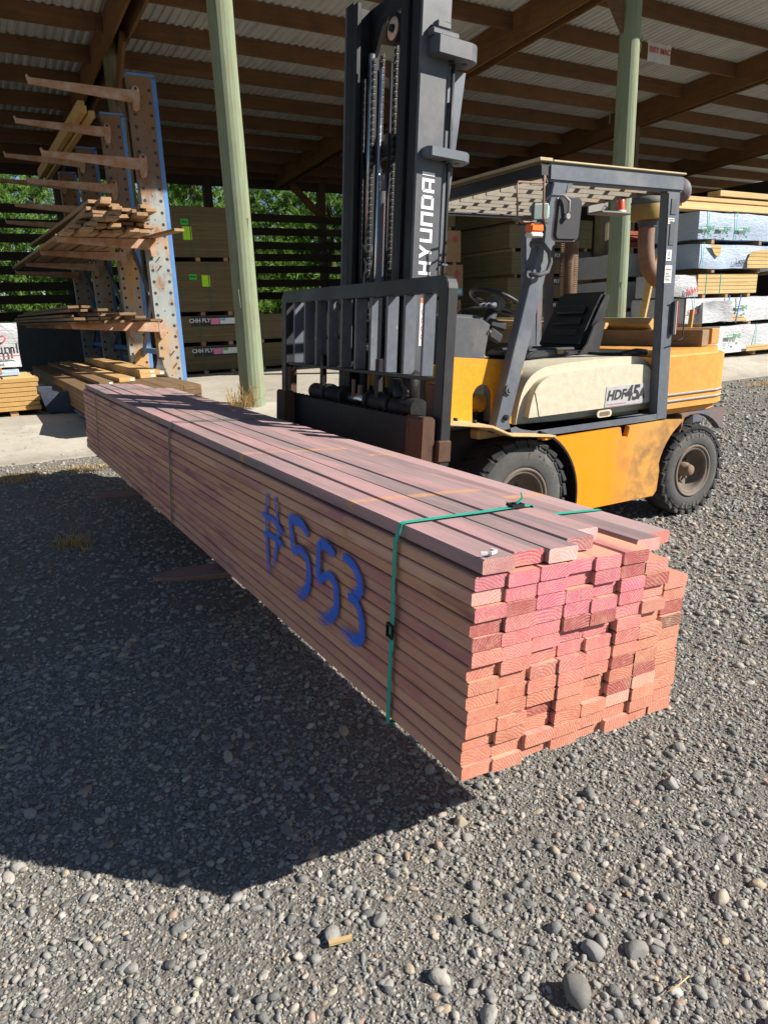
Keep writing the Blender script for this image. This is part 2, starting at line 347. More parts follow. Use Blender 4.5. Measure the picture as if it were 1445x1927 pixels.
# blue-and-rust rack paint
def rackm(k,blue):
    s=NT(k,.6,.1,.35); v=s.vec(); n=s.noise(s.vec((1,1,.45)),1.7,6,.72); n2=s.noise(s.vec((1,1,.4)),7,5,.7); z=s.sep(v)
    c=s.mix(s.mr(n2,.35,.65),blue,scol(blue,.75)); c=s.mix(s.mr(n,.43,.58,0,.85),c,(.48,.26,.085)); c=s.mix(s.mr(n2,.54,.66,0,.85),c,(.27,.11,.03))
    hz=s.math('ADD',z[2],s.math('MULTIPLY',s.math('SUBTRACT',n,.5),2.2)); c=s.mix(s.mr(hz,2.45,2.75,0,.82),c,(.16,.075,.03)); c=s.mix(s.mr(hz,.45,.2,0,.6),c,blue)  # brown upper columns: rust, plus the roof's shadow put into the colour
    s.base(c); s.bump(n2,.15,.004); return done(k,s)
rackm('rack_face',(.31,.34,.33)); 
def rackblue():
    s=NT('rack_blue',.55,.1,.35); v=s.vec(); n=s.noise(v,2.,6,.7); s.base(s.mix(s.mr(n,.62,.74,0,.8),s.mix(s.mr(n,.3,.6),(.06,.17,.42),(.11,.24,.48)),(.30,.15,.06))); return done('rack_blue',s)
rackblue()
painted('arm_rust',(.36,.175,.085),.8,(.52,.42,.35),.95,6,bump=.3,lo=.38)
def plastic(k,c,c2,wr=.6):
    s=NT(k,.42,0,.45); v=s.vec(jit=6.); n=s.noise(v,1.6,6,.6,1.2); n2=s.noise(s.vec((1,1,2.5),jit=2.),4,5,.6,2)
    s.base(s.mix(s.mr(n,.35,.7),c,c2)); s.bump(s.math('ADD',n2,s.math('MULTIPLY',n,1.5)),wr,.05); return done(k,s)
plastic('wrap_white',(.54,.55,.57),(.44,.46,.49),.45); plastic('wrap_blue',(.38,.46,.58),(.32,.40,.52),.35); plastic('wrap_grey',(.34,.35,.37),(.42,.43,.44),.35)
def roofm():
    s=NT('roof_iron',.5,.2,.4); v=s.vec(); n=s.noise(s.vec((6,.4,1)),1.2,5,.6); n2=s.noise(v,.35,3,.5)
    s.base(s.mix(s.mr(n,.35,.7),(.62,.62,.59),(.46,.46,.44))); return done('roof_iron',s)
roofm()
def concrete():
    s=NT('concrete',.9,0,.2); v=s.vec(); n=s.noise(v,.5,6,.65); n2=s.noise(v,9,5,.7); n3=s.noise(v,60,3,.6)
    c=s.mix(s.mr(n,.35,.7),(.47,.435,.37),(.36,.33,.28)); c=s.mix(s.mr(n2,.45,.75,0,.4),c,(.26,.23,.19)); c=s.mix(s.mr(n3,.6,.75,0,.35),c,(.2,.19,.17))
    x=s.sep(v); jx=s.math('ABSOLUTE',s.math('SUBTRACT',s.math('FRACT',s.math('DIVIDE',x[0],4.3)),.5)); jl=s.mr(jx,.003,.0015); wv=s.noise(v,1.1,5,.75); cr=s.mr(s.math('ABSOLUTE',s.math('SUBTRACT',wv,.5)),.004,.0015)
    c=s.mix(s.math('MULTIPLY',s.math('MAXIMUM',jl,cr),.6),c,(.10,.09,.08)); st=s.noise(v,1.9,4,.6); c=s.mix(s.mr(st,.58,.74,0,.5),c,(.20,.175,.145)); edge=s.mr(s.math('ADD',x[1],s.math('MULTIPLY',s.noise(v,3,5,.7),.9)),8.55,8.2,0,.85); c=s.mix(edge,c,(.25,.225,.185))
    s.base(c); s.bump(n3,.3,.004); return done('concrete',s)
concrete()
def gravelm():
    s=NT('gravel_ground',.92,0,.2); v=s.vec(); big=s.noise(v,.7,5,.6)
    a=s.n('TexVoronoi'); a.inputs['Scale'].default_value=130; s.l(v,a.inputs['Vector']); b=s.n('TexVoronoi'); b.inputs['Scale'].default_value=55; s.l(v,b.inputs['Vector'])
    g=s.ramp(s.sep(a.outputs['Color'])[0],[(0,(.12,.118,.112)),(.5,(.20,.195,.18)),(.85,(.27,.255,.225)),(1,(.33,.29,.23))])
    g2=s.ramp(s.sep(b.outputs['Color'])[1],[(0,(.11,.11,.108)),(.5,(.19,.185,.175)),(1,(.30,.28,.25))])
    c=s.mix(.45,g,g2); dirt=s.noise(v,3.5,6,.7); c=s.mix(s.mr(dirt,.42,.68,.1,.8),c,(.225,.195,.155)); c=s.mix(s.mr(big,.4,.65,0,.25),c,(.16,.155,.15))
    c=s.mix(s.mr(a.outputs['Distance'],.5,.9,0,.6),c,(.08,.07,.06))
    s.base(s.mix(.10,c,(.03,.03,.03))); h=s.math('ADD',s.math('MULTIPLY',s.math('SUBTRACT',1,b.outputs['Distance']),1.4),s.math('SUBTRACT',1,a.outputs['Distance'])); s.bump(h,.8,.004); return done('gravel_ground',s)
gravelm()
def pebblem():
    s=NT('pebble',.75,0,.3); r=s.rand(); n=s.noise(s.vec(jit=9.),2.2,5,.65); 
    c=s.ramp(r,[(0,(.10,.105,.11)),(.25,(.21,.213,.21)),(.6,(.30,.295,.28)),(.80,(.40,.38,.335)),(.92,(.42,.35,.25)),(.97,(.32,.22,.17)),(1,(.58,.57,.53))])
    s.base(s.mix(s.mr(n,.35,.7,0,.45),c,(.24,.215,.175))); s.bump(n,.25,.05); return done('pebble',s)
pebblem()
def stonem():
    s=NT('stone_grey',.8,0,.3); n=s.noise(s.vec(jit=3.),14,6,.7); n2=s.noise(s.vec(jit=5.),60,3,.6); s.base(s.mix(s.mr(n,.35,.7),s.col(),s.mix(.4,s.col(),(.34,.30,.24)))); s.bump(n2,.3,.004); return done('stone_grey',s)
stonem()
def leafm(k,a,b):
    s=NT(k,.6,0,.25); n=s.noise(s.vec(src='Object',jit=40.),1.1,4,.6); n2=s.noise(s.vec(jit=3.),9,2,.6)
    c=s.mix(s.mr(n,.35,.65),a,b); c=s.mix(s.mr(n2,.4,.7,0,.5),c,scol(b,1.3)); s.base(c)
    s.b.inputs['Subsurface Weight'].default_value=0
    tr=s.n('BsdfTranslucent'); s.sock(tr.inputs[0],scol(b,1.6)); ms=s.n('MixShader'); ms.inputs[0].default_value=.3; s.l(s.b.outputs[0],ms.inputs[1]); s.l(tr.outputs[0],ms.inputs[2])
    out=[x for x in s.t.nodes if x.type=='OUTPUT_MATERIAL'][0]; s.l(ms.outputs[0],out.inputs[0]); return done(k,s)
leafm('pine_leaf',(.045,.105,.018),(.135,.235,.042)); leafm('shrub_leaf',(.06,.12,.02),(.15,.22,.05)); leafm('dry_leaf',(.30,.20,.085),(.45,.33,.15))
def fieldm():
    s=NT('field_grass',.9,0,.1); n=s.noise(s.vec(),.6,6,.7); n2=s.noise(s.vec((1,1,1)),7,5,.7); s.base(s.mix(s.mr(n,.4,.6),s.mix(s.mr(n2,.3,.7),(.46,.34,.14),(.30,.23,.09)),(.12,.16,.04))); return done('field_grass',s)
fieldm()
M=MAT
# ------------------------------------------------------------------ ground
def gz(y):
    P=((-1e9,0),(6.9,0),(7.8,.15),(8.85,.385),(9.6,.395),(1e9,.395))
    for (a,b),(c,d) in zip(P,P[1:]):
        if a<=y<=c: return b+(d-b)*(y-a)/(c-a) if c-a<1e8 else (d if b==d else b)
FZ=.395
ys=[-900,-30,-4]+[ -1+.5*i for i in range(12)]+[5.2,5.7,6.3,6.9,7.3,7.8,8.3,8.85,9.6,12,24,60,1500]
xs=[-900,-40,-12,-6,-3,0,3,6,9,12,16,24,60,900]
mb=MB(); g=[[mb.bm.verts.new((x,y,gz(y)-(.03 if y>7.9 else 0))) for x in xs] for y in ys]
for i in range(len(ys)-1):
    for j in range(len(xs)-1): mb.bm.faces.new((g[i][j],g[i][j+1],g[i+1][j+1],g[i+1][j]))
struct('ground',mb,M['gravel_ground'])
mb=MB(); yy=[7.74,7.8,8.3,8.85,9.6,15,24.3]
top=[[mb.bm.verts.new((x,y,gz(y)+.012-(.05 if y<7.78 else 0))) for x in (-14,-6,0,6,12,18,30)] for y in yy]
for i in range(len(yy)-1):
    for j in range(6): mb.bm.faces.new((top[i][j],top[i][j+1],top[i+1][j+1],top[i+1][j]))
struct('concrete_slab',mb,M['concrete'])
mb=MB(); mb.box(-200,300,24.4,400,.30,.42); struct('field',mb,M['field_grass'])
# gravel scatter: points with scale/rotation attributes, instanced pebbles (uncountable)
def rock_mesh(name,seed,sub=2,flat=.55,noise=.22):
    r=random.Random(seed); bm=bmesh.new(); bmesh.ops.create_icosphere(bm,subdivisions=sub,radius=1)
    ax=[Vector((r.gauss(0,1),r.gauss(0,1),r.gauss(0,1))).normalized() for _ in range(7)]; am=[r.uniform(-noise,noise) for _ in ax]
    cut=[(Vector((r.gauss(0,1),r.gauss(0,1),r.gauss(0,.6))).normalized(),r.uniform(.55,.9)) for _ in range(5)]
    sx=r.uniform(.65,.9)
    for v in bm.verts:
        d=v.co.normalized(); k=1+sum(a*max(0,d.dot(x))**2 for x,a in zip(ax,am)); p=d*k
        for x,c in cut:
            q=p.dot(x)
            if q>c: p-=x*(q-c)*.93
        v.co=Vector((p.x,p.y*sx,p.z*flat*r.uniform(.98,1.02)))
    for f in bm.faces: f.smooth=True
    me=bpy.data.meshes.new(name); bm.to_mesh(me); bm.free(); return me
pc=bpy.data.collections.new('pebble_kinds')
for i in range(9):
    me=rock_mesh('pebble',100+i,2,(.5,.62,.42)[i%3]); me.materials.append(M['pebble']); pc.objects.link(bpy.data.objects.new('pebble',me))
def scatter(name,pts,sc,rot,pid):
    me=bpy.data.meshes.new(name); n=len(pts); me.vertices.add(n); me.vertices.foreach_set('co',np.asarray(pts,np.float32).ravel())
    for an,ty,dat in (('sc','FLOAT_VECTOR',sc),('rt','FLOAT_VECTOR',rot),('pid','INT',pid)):
        a=me.attributes.new(an,ty,'POINT'); a.data.foreach_set('value' if ty=='INT' else 'vector',np.asarray(dat).ravel())
    o=bpy.data.objects.new(name,me); link(o); o['kind']='stuff'
    t=bpy.data.node_groups.new('scatter','GeometryNodeTree'); t.interface.new_socket('G',in_out='INPUT',socket_type='NodeSocketGeometry'); t.interface.new_socket('G',in_out='OUTPUT',socket_type='NodeSocketGeometry')
    N=t.nodes.new; gi=N('NodeGroupInput'); go=N('NodeGroupOutput'); ci=N('GeometryNodeCollectionInfo'); ci.inputs[0].default_value=pc; ci.inputs[1].default_value=True; ci.inputs[2].default_value=True
    ip=N('GeometryNodeInstanceOnPoints'); ip.inputs['Pick Instance'].default_value=True; e2=N('FunctionNodeEulerToRotation')
    def na(nm,ty):
        x=N('GeometryNodeInputNamedAttribute'); x.data_type=ty; x.inputs[0].default_value=nm; return x.outputs[0]
    L=t.links.new; L(gi.outputs[0],ip.inputs['Points']); L(ci.outputs[0],ip.inputs['Instance']); L(na('pid','INT'),ip.inputs['Instance Index']); L(na('rt','FLOAT_VECTOR'),e2.inputs[0]); L(e2.outputs[0],ip.inputs['Rotation']); L(na('sc','FLOAT_VECTOR'),ip.inputs['Scale']); L(ip.outputs[0],go.inputs[0])
    md=o.modifiers.new('scatter','NODES'); md.node_group=t; return o
rg=np.random.default_rng(5)
def zone(n,x0,x1,y0,y1,smin,smax,pw):
    x=rg.uniform(x0,x1,n); y=rg.uniform(y0,y1,n); s=smin*(1-rg.random(n)*(1-(smin/smax)**pw))**(-1/pw)
    return x,y,s
Z=[zone(120000,-1.5,3.3,.35,3.4,.0030,.0075,1.6),zone(30000,-1.5,3.3,.35,3.4,.0065,.018,2.2),zone(1100,-1.3,3.3,.4,3.4,.014,.031,2.0),zone(48000,-2.5,8.5,3.0,7.9,.0075,.03,2.4),zone(9000,2.9,5.5,.8,3.2,.007,.03,2.3),zone(16000,3.2,8.5,-.6,3.2,.008,.03,2.3),zone(16000,5,15,1.5,7.7,.013,.045,2.5)]
X=np.concatenate([z[0] for z in Z]); Y=np.concatenate([z[1] for z in Z]); SZ=np.concatenate([z[2] for z in Z])
k=(X<Y*2.1+4.2)&(X>-.75*Y-1.6)
# patchiness: sandy bare patches keep fewer small stones
pn=np.sin(X*3.1+np.sin(Y*2.3)*1.7)+np.sin(Y*4.1+np.sin(X*1.9+1)*2.)+.6*np.sin(X*9.3+Y*7.7)
k&=(rg.random(len(X))<np.clip(1.2-.22*np.maximum(pn,0),.5,1))|(SZ>.016)
X,Y,SZ=X[k],Y[k],SZ[k]; n=len(X)
zz=np.array([gz(v) for v in Y])+SZ*rg.uniform(-.05,.30,n)
gp=scatter('gravel',np.stack([X,Y,zz],1),(SZ[:,None]*np.stack([rg.uniform(.85,1.25,n),rg.uniform(.75,1.1,n),rg.uniform(.7,1.1,n)],1)),np.stack([rg.normal(0,.22,n),rg.normal(0,.22,n),rg.uniform(0,6.28,n)],1),rg.integers(0,9,n).astype(np.int32))
def stone(x,y,r,label,c,seed,rot=0,flat=.6,zs=.35):
    me=rock_mesh('stone',seed,4,flat,.3); me.materials.append(M['stone_grey']); o=bpy.data.objects.new('stone',me); link(o); o.scale=(r,r,r); o.location=(x,y,gz(y)+r*flat*zs); o.rotation_euler=(.1,-.08,rot); o.color=(*c,1); tag(o,label,'stone','larger stones in the gravel')
stone(.965,.865,.040,'largest dark grey angular stone in the gravel at the bottom of the picture',(.13,.13,.13),1,1.2,.85,.5)
stone(1.075,.93,.031,'smooth pale grey oblong stone just behind the largest dark stone',(.22,.225,.23),2,1.7,.6)
stone(1.17,.88,.030,'round flat mid grey stone right of the pale oblong stone',(.19,.19,.188),3,.3,.55)
stone(1.75,1.235,.034,'upright oval pale stone in the gravel right of the timber bundle corner',(.25,.25,.245),4,1.4,.6)
stone(.69,1.28,.024,'lone rounded grey stone on sunlit gravel in front of the shadow tip',(.22,.22,.215),5,.2,.7)
stone(1.075,1.46,.026,'tan stone beside the timber bundle corner at the shadow edge',(.30,.26,.19),6,.6,.6)
mb=MB(); mb.beam((.545,1.28,.014),(.60,1.262,.018),.012,.008); tag(obj('wood_chip',mb,M['pine_x']),'splinter of orange wood lying on the gravel in front of the bundle','wood chip')
mb=MB(); mb.tube([(1.12,.76,.018),(1.16,.755,.022),(1.205,.76,.016)],.0016,5); tag(obj('dry_straw',mb,M['pine_x']),'thin pale straw on the gravel right of the largest dark stone','straw')
def tuft(name,pts,h,n,sp,mat,seed):
    r=random.Random(seed); mb=MB()
    for (x,y,z) in pts:
        for _ in range(n):
            a=r.uniform(0,6.28); d=r.uniform(0,sp); bx,by=x+math.cos(a)*d,y+math.sin(a)*d; hh=h*r.uniform(.4,1.1); le=r.uniform(.2,1.2)*hh; a+=r.uniform(-.8,.8); wd=.004
            p=Vector((bx,by,z)); q=p+Vector((math.cos(a)*le*.5,math.sin(a)*le*.5,hh*.75)); e=p+Vector((math.cos(a)*le,math.sin(a)*le,hh*r.uniform(.6,1))); sd=Vector((-math.sin(a),math.cos(a),0))*wd
            mb.poly([p-sd,p+sd,q+sd*.7,q-sd*.7]); mb.poly([q-sd*.7,q+sd*.7,e])
    return obj(name,mb,mat)
o=tuft('dry_grass',[(rnd.uniform(.15,1.3),rnd.uniform(7.2,7.75),.09) for _ in range(60)]+[(rnd.uniform(11.5,14),rnd.uniform(7.2,7.75),.09) for _ in range(60)]+[(rnd.uniform(.4,.62),rnd.uniform(5.0,5.3),0) for _ in range(14)],.05,16,.1,M['dry_leaf'],3); o['kind']='stuff'
o=tuft('dried_weed',[(3.02,8.72,.39),(3.12,8.66,.39),(2.9,8.7,.39)],.34,38,.09,M['dry_leaf'],4); tag(o,'dead straw coloured weed growing at the foot of the green pole by the rack','weed')
# ------------------------------------------------------------------ timber bundle on the forks
A0=Vector((.85,1.147,.43)); TAU=R(4.3)
MF=Matrix.Translation(A0)@Matrix.Rotation(TAU,4,'Y')
bun=thing('timber_bundle','long strapped bundle of pinkish treated timber with blue spray number, carried on the forks','timber',A0); bun.rotation_euler=(0,TAU,0)
PW,PT,LEN=.0935,.0362,5.55
def endcol(i,j):
    t=i/13.
    a=Vector((.66,.22,.13)); b=Vector((.66,.165,.25)); c=a.lerp(b,min(1,max(0,(t-.30)*1.9-.14*abs(j-3.2)+.15)))
    if j>=6: c=c.lerp(Vector((.66,.32,.18)),.45)
    u=rnd.random()
    if u<.18: c=c.lerp(Vector((.30,.035,.04)),.85)
    elif u<.23: c=c.lerp(Vector((.78,.50,.40)),.6)
    elif u<.36 and j>5: c=Vector((.17,.085,.05))
    else: c=c*rnd.uniform(.82,1.1)
    return (c.x,c.y,c.z,1)
def board(x,z,y0,y1,wd,th,mats,color,yaw=0,roll=0):
    mb=MB(); mb.mi=0; b=.0035
    P=[(-wd/2+b,-th/2),(wd/2-b,-th/2),(wd/2,-th/2+b),(wd/2,th/2-b),(wd/2-b,th/2),(-wd/2+b,th/2),(-wd/2,th/2-b),(-wd/2,-th/2+b)]
    n=6; rings=[]
    for s in range(n+1):
        y=y0+(y1-y0)*s/n; bow=.002*math.sin(3.1*s/n+x*40); rings.append([mb.bm.verts.new((p[0]+bow,y,p[1]+bow*.5)) for p in P])
    for s in range(n):
        for t in range(8): 
            f=mb.bm.faces.new((rings[s][t],rings[s+1][t],rings[s+1][(t+1)%8],rings[s][(t+1)%8])); f.material_index=0
    f=mb.bm.faces.new(rings[0]); f.material_index=1; f=mb.bm.faces.new(rings[-1][::-1]); f.material_index=1
    bmesh.ops.recalc_face_normals(mb.bm,faces=list(mb.bm.faces))
    me=bpy.data.meshes.new('board'); mb.bm.to_mesh(me); mb.bm.free()
    for m in mats: me.materials.append(m)
    o=bpy.data.objects.new('board',me); link(o); o.location=(x,0,z); o.rotation_euler=(0,roll,yaw); o.color=color; o.parent=bun; return o
stuff_b=[]
for j in range(8):
    cnt=11 if j==7 else 13 if j==6 else 14; z=0
    for i in range(cnt):
        pit=PT if j<7 else .0372
        gap=.006 if j==7 else 0
        y0=rnd.choice((0,0,.002,.004,.006,.009,.013,.018)) if j else rnd.uniform(0,.022)
        if j==7: y0+=.012
        x=PW*(j+.5)+gap+rnd.uniform(-.0035,.0035) if j else PW*.5+rnd.uniform(-.0035,.003)
        o=board(x,pit*(i+.5),y0,LEN-rnd.uniform(0,.05),rnd.uniform(.0895,.0925),rnd.uniform(.0332,.0350),[M['bundle_side'],M['bundle_end']],endcol(i,j),0,rnd.uniform(-.006,.006))
        if i<2 and j>=1: stuff_b.append(o)
tops=[(.012,0),(.114,.018),(.214,.005),(.309,.05),(.392,.11),(.582,.06),(.672,.10)]
for kx,(x0,yo) in enumerate(tops):
    wd=.0925; zt=PT*14+.0355/2+.004 if kx<5 else PT*13+.0355/2+.003
    board(x0+wd/2+.004,zt,yo,LEN-rnd.uniform(0,.04),wd,.0355,[M['bundle_top'],M['bundle_end']],[(.46,.22,.22,1),(.55,.12,.16,1),(.80,.52,.50,1),(.36,.16,.17,1),(.80,.48,.50,1),(.74,.36,.34,1),(.62,.18,.17,1)][kx])
# merge the least visible boards into one part kept as stuff
bm=bmesh.new(); mats=[M['bundle_side'],M['bundle_end']]; ec=stuff_b[3].color[:]
for o in stuff_b[:]:
    n0=len(bm.verts); bm.from_mesh(o.data); bm.verts.ensure_lookup_table(); mm=Matrix.Translation(o.location)@o.rotation_euler.to_matrix().to_4x4()
    for v in bm.verts[n0:]: v.co=mm@v.co
    bpy.data.objects.remove(o)
me=bpy.data.meshes.new('board'); bm.to_mesh(me); bm.free()
for m in mats: me.materials.append(m)
o=bpy.data.objects.new('board',me); link(o); o.parent=bun; o.color=(.60,.21,.13,1); o['kind']='stuff'
def bpart(name,mb,mats,sub=None): 
    o=obj(name,mb,mats); o.parent=sub or bun; return o
def band(pts,wd,th,vdir=(0,1,0)):
    mb=MB(); n=len(pts); 
    for i in range(n-1):
        p=Vector(pts[i]);q=Vector(pts[i+1]); d=(q-p).normalized(); s=d.cross(Vector(vdir)).normalized()*th; v=Vector(vdir)*wd/2
        mb.poly([p-v+s,p+v+s,q+v+s,q-v+s]); mb.poly([p-v,q-v,q+v,p+v]); mb.poly([p-v,p-v+s,q-v+s,q-v]); mb.poly([p+v,q+v,q+v+s,p+v+s])
    return mb
H14=PT*14; HT=H14+.045
def strap(y,wd,mat,skew=0):
    y2=y+skew
    pts=[(.04,y,-.006),(-.007,y,-.006),(-.0075,y,.2),(-.0065,y,.4),(-.006,y,H14-.005),(.008,y,HT-.002),(.02,y+skew*.1,HT+.001),(.30,y+skew*.5,HT+.002),(.47,y2,HT+.002),(.500,y2,HT-.03),(.58,y2,HT-.036),(.76,y2,HT-.04),(.775,y2,.4),(.772,y2,-.006)]
    o=bpart('strap',band(pts,wd,.0012),M[mat]); return o
s1=strap(.325,.017,'strap_green',.03)
mb=MB(); zb=.262
for dy,dz in ((0,.017),(0,-.017)): mb.box(-.016,-.008,.325-.013+dy,.325+.013+dy,zb+dz-.003,zb+dz+.003)
for dy in (-.013,.013): mb.box(-.016,-.008,.325+dy-.002,.325+dy+.002,zb-.02,zb+.02)
bpart('buckle',mb,M['dark_steel'],s1)
bpart('strap_tail',band([(-.0095,.318,.262),(-.011,.314,.34)],.015,.001),M['strap_green'],s1); bpart('strap_tail',band([(-.0095,.318,.262),(-.012,.312,.21)],.015,.001),M['strap_green'],s1)
mb=MB(); xb=.41; yb=.352
for dx in (-.02,0,.02): mb.box(xb+dx-.003,xb+dx+.003,yb-.013,yb+.013,HT+.004,HT+.012)
for dy in (-.013,.013): mb.box(xb-.022,xb+.022,yb+dy-.002,yb+dy+.002,HT+.004,HT+.012)
bpart('buckle',mb,M['dark_steel'],s1); bpart('strap_tail',band([(.405,.35,HT+.006),(.45,.37,HT+.018),(.485,.415,HT+.024)],.016,.001,(.35,.94,0)),M['strap_green'],s1)
strap(2.60,.018,'strap_dark',.05); strap(4.88,.018,'strap_dark',.02)
# spray-painted number: soft ribbons 1 mm proud of the board edges
NUM=[[(1.21,.452),(1.217,.38),(1.217,.307),(1.205,.21),(1.192,.13)],[(1.134,.454),(1.112,.38),(1.105,.335),(1.13,.25),(1.161,.18)],[(1.258,.366),(1.2,.368),(1.139,.365),(1.09,.35),(1.057,.328)],[(1.249,.293),(1.19,.302),(1.14,.302),(1.09,.298),(1.052,.291)],
 [(.85,.385),(.89,.405),(.932,.413),(.985,.408),(1.02,.394)],[(1.0,.40),(.988,.364),(.978,.33),(.974,.297)],[(.974,.293),(.93,.318),(.888,.317),(.855,.295),(.845,.262),(.850,.22),(.875,.185),(.91,.165),(.96,.145)],
 [(.665,.370),(.69,.382),(.72,.388),(.75,.384),(.772,.375)],[(.772,.385),(.776,.33),(.775,.29),(.769,.249)],[(.769,.252),(.73,.287),(.691,.297),(.660,.285),(.647,.255),(.650,.205),(.68,.17),(.72,.15),(.775,.13)],
 [(.61,.385),(.58,.385),(.548,.377),(.515,.355),(.501,.328),(.512,.302),(.54,.285),(.572,.273)],[(.572,.276),(.53,.274),(.497,.25),(.484,.215),(.486,.18),(.51,.16),(.56,.152),(.625,.163)]]
def smooth(P,k=4):
    out=[]
    for i in range(len(P)-1):
        p0=P[max(0,i-1)];p1=P[i];p2=P[i+1];p3=P[min(len(P)-1,i+2)]
        for t in range(k):
            t/=k; out.append(tuple(.5*((2*b)+(c-a)*t+(2*a-5*b+4*c-d)*t*t+(3*b-a-3*c+d)*t**3) for a,b,c,d in zip(p0,p1,p2,p3)))
    return out+[P[-1]]
lay=0
for grp in (NUM[:4],NUM[4:7],NUM[7:10],NUM[10:]):
    mb=MB(); uvl=mb.bm.loops.layers.uv.new('UVMap')
    for pl in grp:
        P=smooth(pl); lay+=1; n=len(P); wk=.66 if grp[0] is NUM[0] else 1
        for i in range(n-1):
            a=Vector(P[i]);b=Vector(P[i+1])
            def side(k):
                d=(Vector(P[min(k+1,n-1)])-Vector(P[max(k-1,0)])); d.normalize(); wv=(.0215+.017*(k/n))*wk; return Vector((-d.y,d.x))*wv
            sa,sb=side(i),side(i+1); xo=-.0062-.00012*lay
            q=[(xo,*(a-sa)),(xo,*(b-sb)),(xo,*(b+sb)),(xo,*(a+sa))]; f=mb.bm.faces.new([mb.bm.verts.new(v) for v in q])
            for l,uv in zip(f.loops,((i/(n-1),0),((i+1)/(n-1),0),((i+1)/(n-1),1),(i/(n-1),1))): l[uvl].uv=uv
    bpart('sprayed_digit',mb,M['spray_paint'])
mb=MB()
for px,py in ((.028,.012),(.05,.008),(.062,.02)): mb.obox(Matrix.Translation((px,py,HT+.006))@Matrix.Rotation(rnd.uniform(0,3),4,'Z'),.016,.005,.006)
bpart('staple_tag',mb,M['white_label'])
# ------------------------------------------------------------------ forklift
FL=thing('forklift','orange and cream diesel forklift with black mast, carrying the timber bundle','forklift',(3.4,3.88,0))
FM=Matrix.Translation((.85,0,.43))@Matrix.Rotation(TAU,4,'Y')     # mast frame (u, world y, w), tilted back
CY=3.88
def fp(name,mb,mats,sub=None,tilt=True):
    if tilt: mb.xf(FM)
    return part(name,mb,mats,FL,sub)
# --- mast
def rail(y0,s,u0,u1,w0,w1,fl=.10,t=.022):   # C-channel; s=+1 opens toward +y
    mb=MB(); ya,yb=sorted((y0,y0+s*t)); mb.box(u0,u1,ya,yb,w0,w1,.003)
    ya,yb=sorted((y0+s*(t+.0005),y0+s*fl)); mb.mi=1; mb.box(u0,u0+.028,ya,yb,w0,w1,.003); mb.box(u1-.028,u1,ya,yb,w0,w1,.003); return mb  # flanges in darker steel: shade on the mast front put into colour
near=fp('mast_rail',rail(3.45,1,1.272,1.452,-.22,2.93),[M['mast_steel'],M['dark_steel']])
far=fp('mast_rail',rail(4.31,-1,1.272,1.452,-.22,2.93),[M['mast_steel'],M['dark_steel']])
fp('inner_rail',rail(3.562,1,1.255,1.41,-.22,2.90,.075,.018),[M['dark_steel'],M['dark_steel']]); fp('inner_rail',rail(4.198,-1,1.255,1.41,-.22,2.90,.075,.018),[M['dark_steel'],M['dark_steel']])
mb=MB(); mb.prism([(3.585,2.90),(4.18,2.90),(4.18,2.68),(4.12,2.64),(4.02,2.80),(3.74,2.80),(3.70,2.70),(3.585,2.70)],'x',1.37,1.40,.004); fp('mast_crossbar',mb,M['dark_steel'])
mb=MB(); mb.box(1.39,1.42,3.585,4.175,2.07,2.20,.006); fp('mast_crossbar',mb,M['dark_steel'])
mb=MB(); mb.box(1.40,1.44,3.475,4.285,.55,.72,.006); fp('mast_crossbar',mb,M['dark_steel'])
mb=MB(); mb.box(1.30,1.34,3.60,4.16,1.02,1.10,.006); fp('mast_crossbar',mb,M['grease'])
def bracket(w0,w1,u0,u1,y0,mat):
    mb=MB(); P=[(u0,3.449),(u0,y0+.02),(u0+.02,y0),(u1-.06,y0)]+[(u1-.06+.06*math.sin(a),y0+.06-.06*math.cos(a)) for a in (.5,1.0,1.57)]+[(u1,3.449+.04),(u1-.08,3.449+.09),(1.456,3.449+.09),(1.456,3.449)]
    mb.prism(P,'z',w0,w1,.004)
    for uu in (u1-.065,u1-.15): mb.mi=1; mb.cyl((uu,y0+.06,w0-.001),(uu,y0+.06,w1+.001),.016,n=14)
    return fp('tie_bracket',mb,[mat,M['dark_steel']])
bracket(2.44,2.525,1.315,1.600,3.37,M['mast_steel']); bracket(1.955,2.005,1.300,1.590,3.375,M['guard_steel'])
mb=MB(); mb.box(1.30,1.47,3.39,3.448,2.526,2.56,.008); mb.box(1.33,1.42,3.395,3.448,2.561,2.60,.008); fp('bracket_cap',mb,M['mast_steel'])
mb=MB(); mb.prism([(1.455,2.43),(1.60,2.43),(1.47,1.2),(1.455,1.2)],'y',3.50,3.53,.003); fp('mast_gusset',mb,M['guard_steel'])
def sheave(y,w,u):
    mb=MB(); MX=Matrix.Translation((u,y,w))@Matrix.Rotation(-math.pi/2,4,'Y')
    mb.lathe([(.001,.0),(.07,0),(.078,.006),(.078,.012),(.064,.018),(.064,.03),(.078,.036),(.078,.04),(.001,.04)],MX,28); mb.mi=1; mb.lathe([(.022,.0405),(.056,.0405),(.056,.0425),(.022,.0425)],MX,28); mb.mi=0; mb.cyl((u-.06,y,w),(u,y,w),.018,n=14); return fp('chain_sheave',mb,[M['grease'],M['sheave_face']])
sheave(3.77,2.66,1.33)
def chain(y,u,w0,w1,name='lift_chain'):
    mb=MB(); k=0; ww=w0
    while ww<w1:
        for dy in ((-.008,.008) if k%2 else (-.0125,0,.0125)):
            mb.mi=(k+int(dy*1000))%2; mb.obox(Matrix.Translation((u,y+dy,ww)),.017,.0035,.031,.004)
        ww+=.019; k+=1
    return fp(name,mb,[M['grease'],M['bright_link']])
chain(3.715,1.33,.95,2.62); chain(3.825,1.35,.95,2.62); chain(3.95,1.335,.95,2.6); chain(4.045,1.33,.95,2.6)
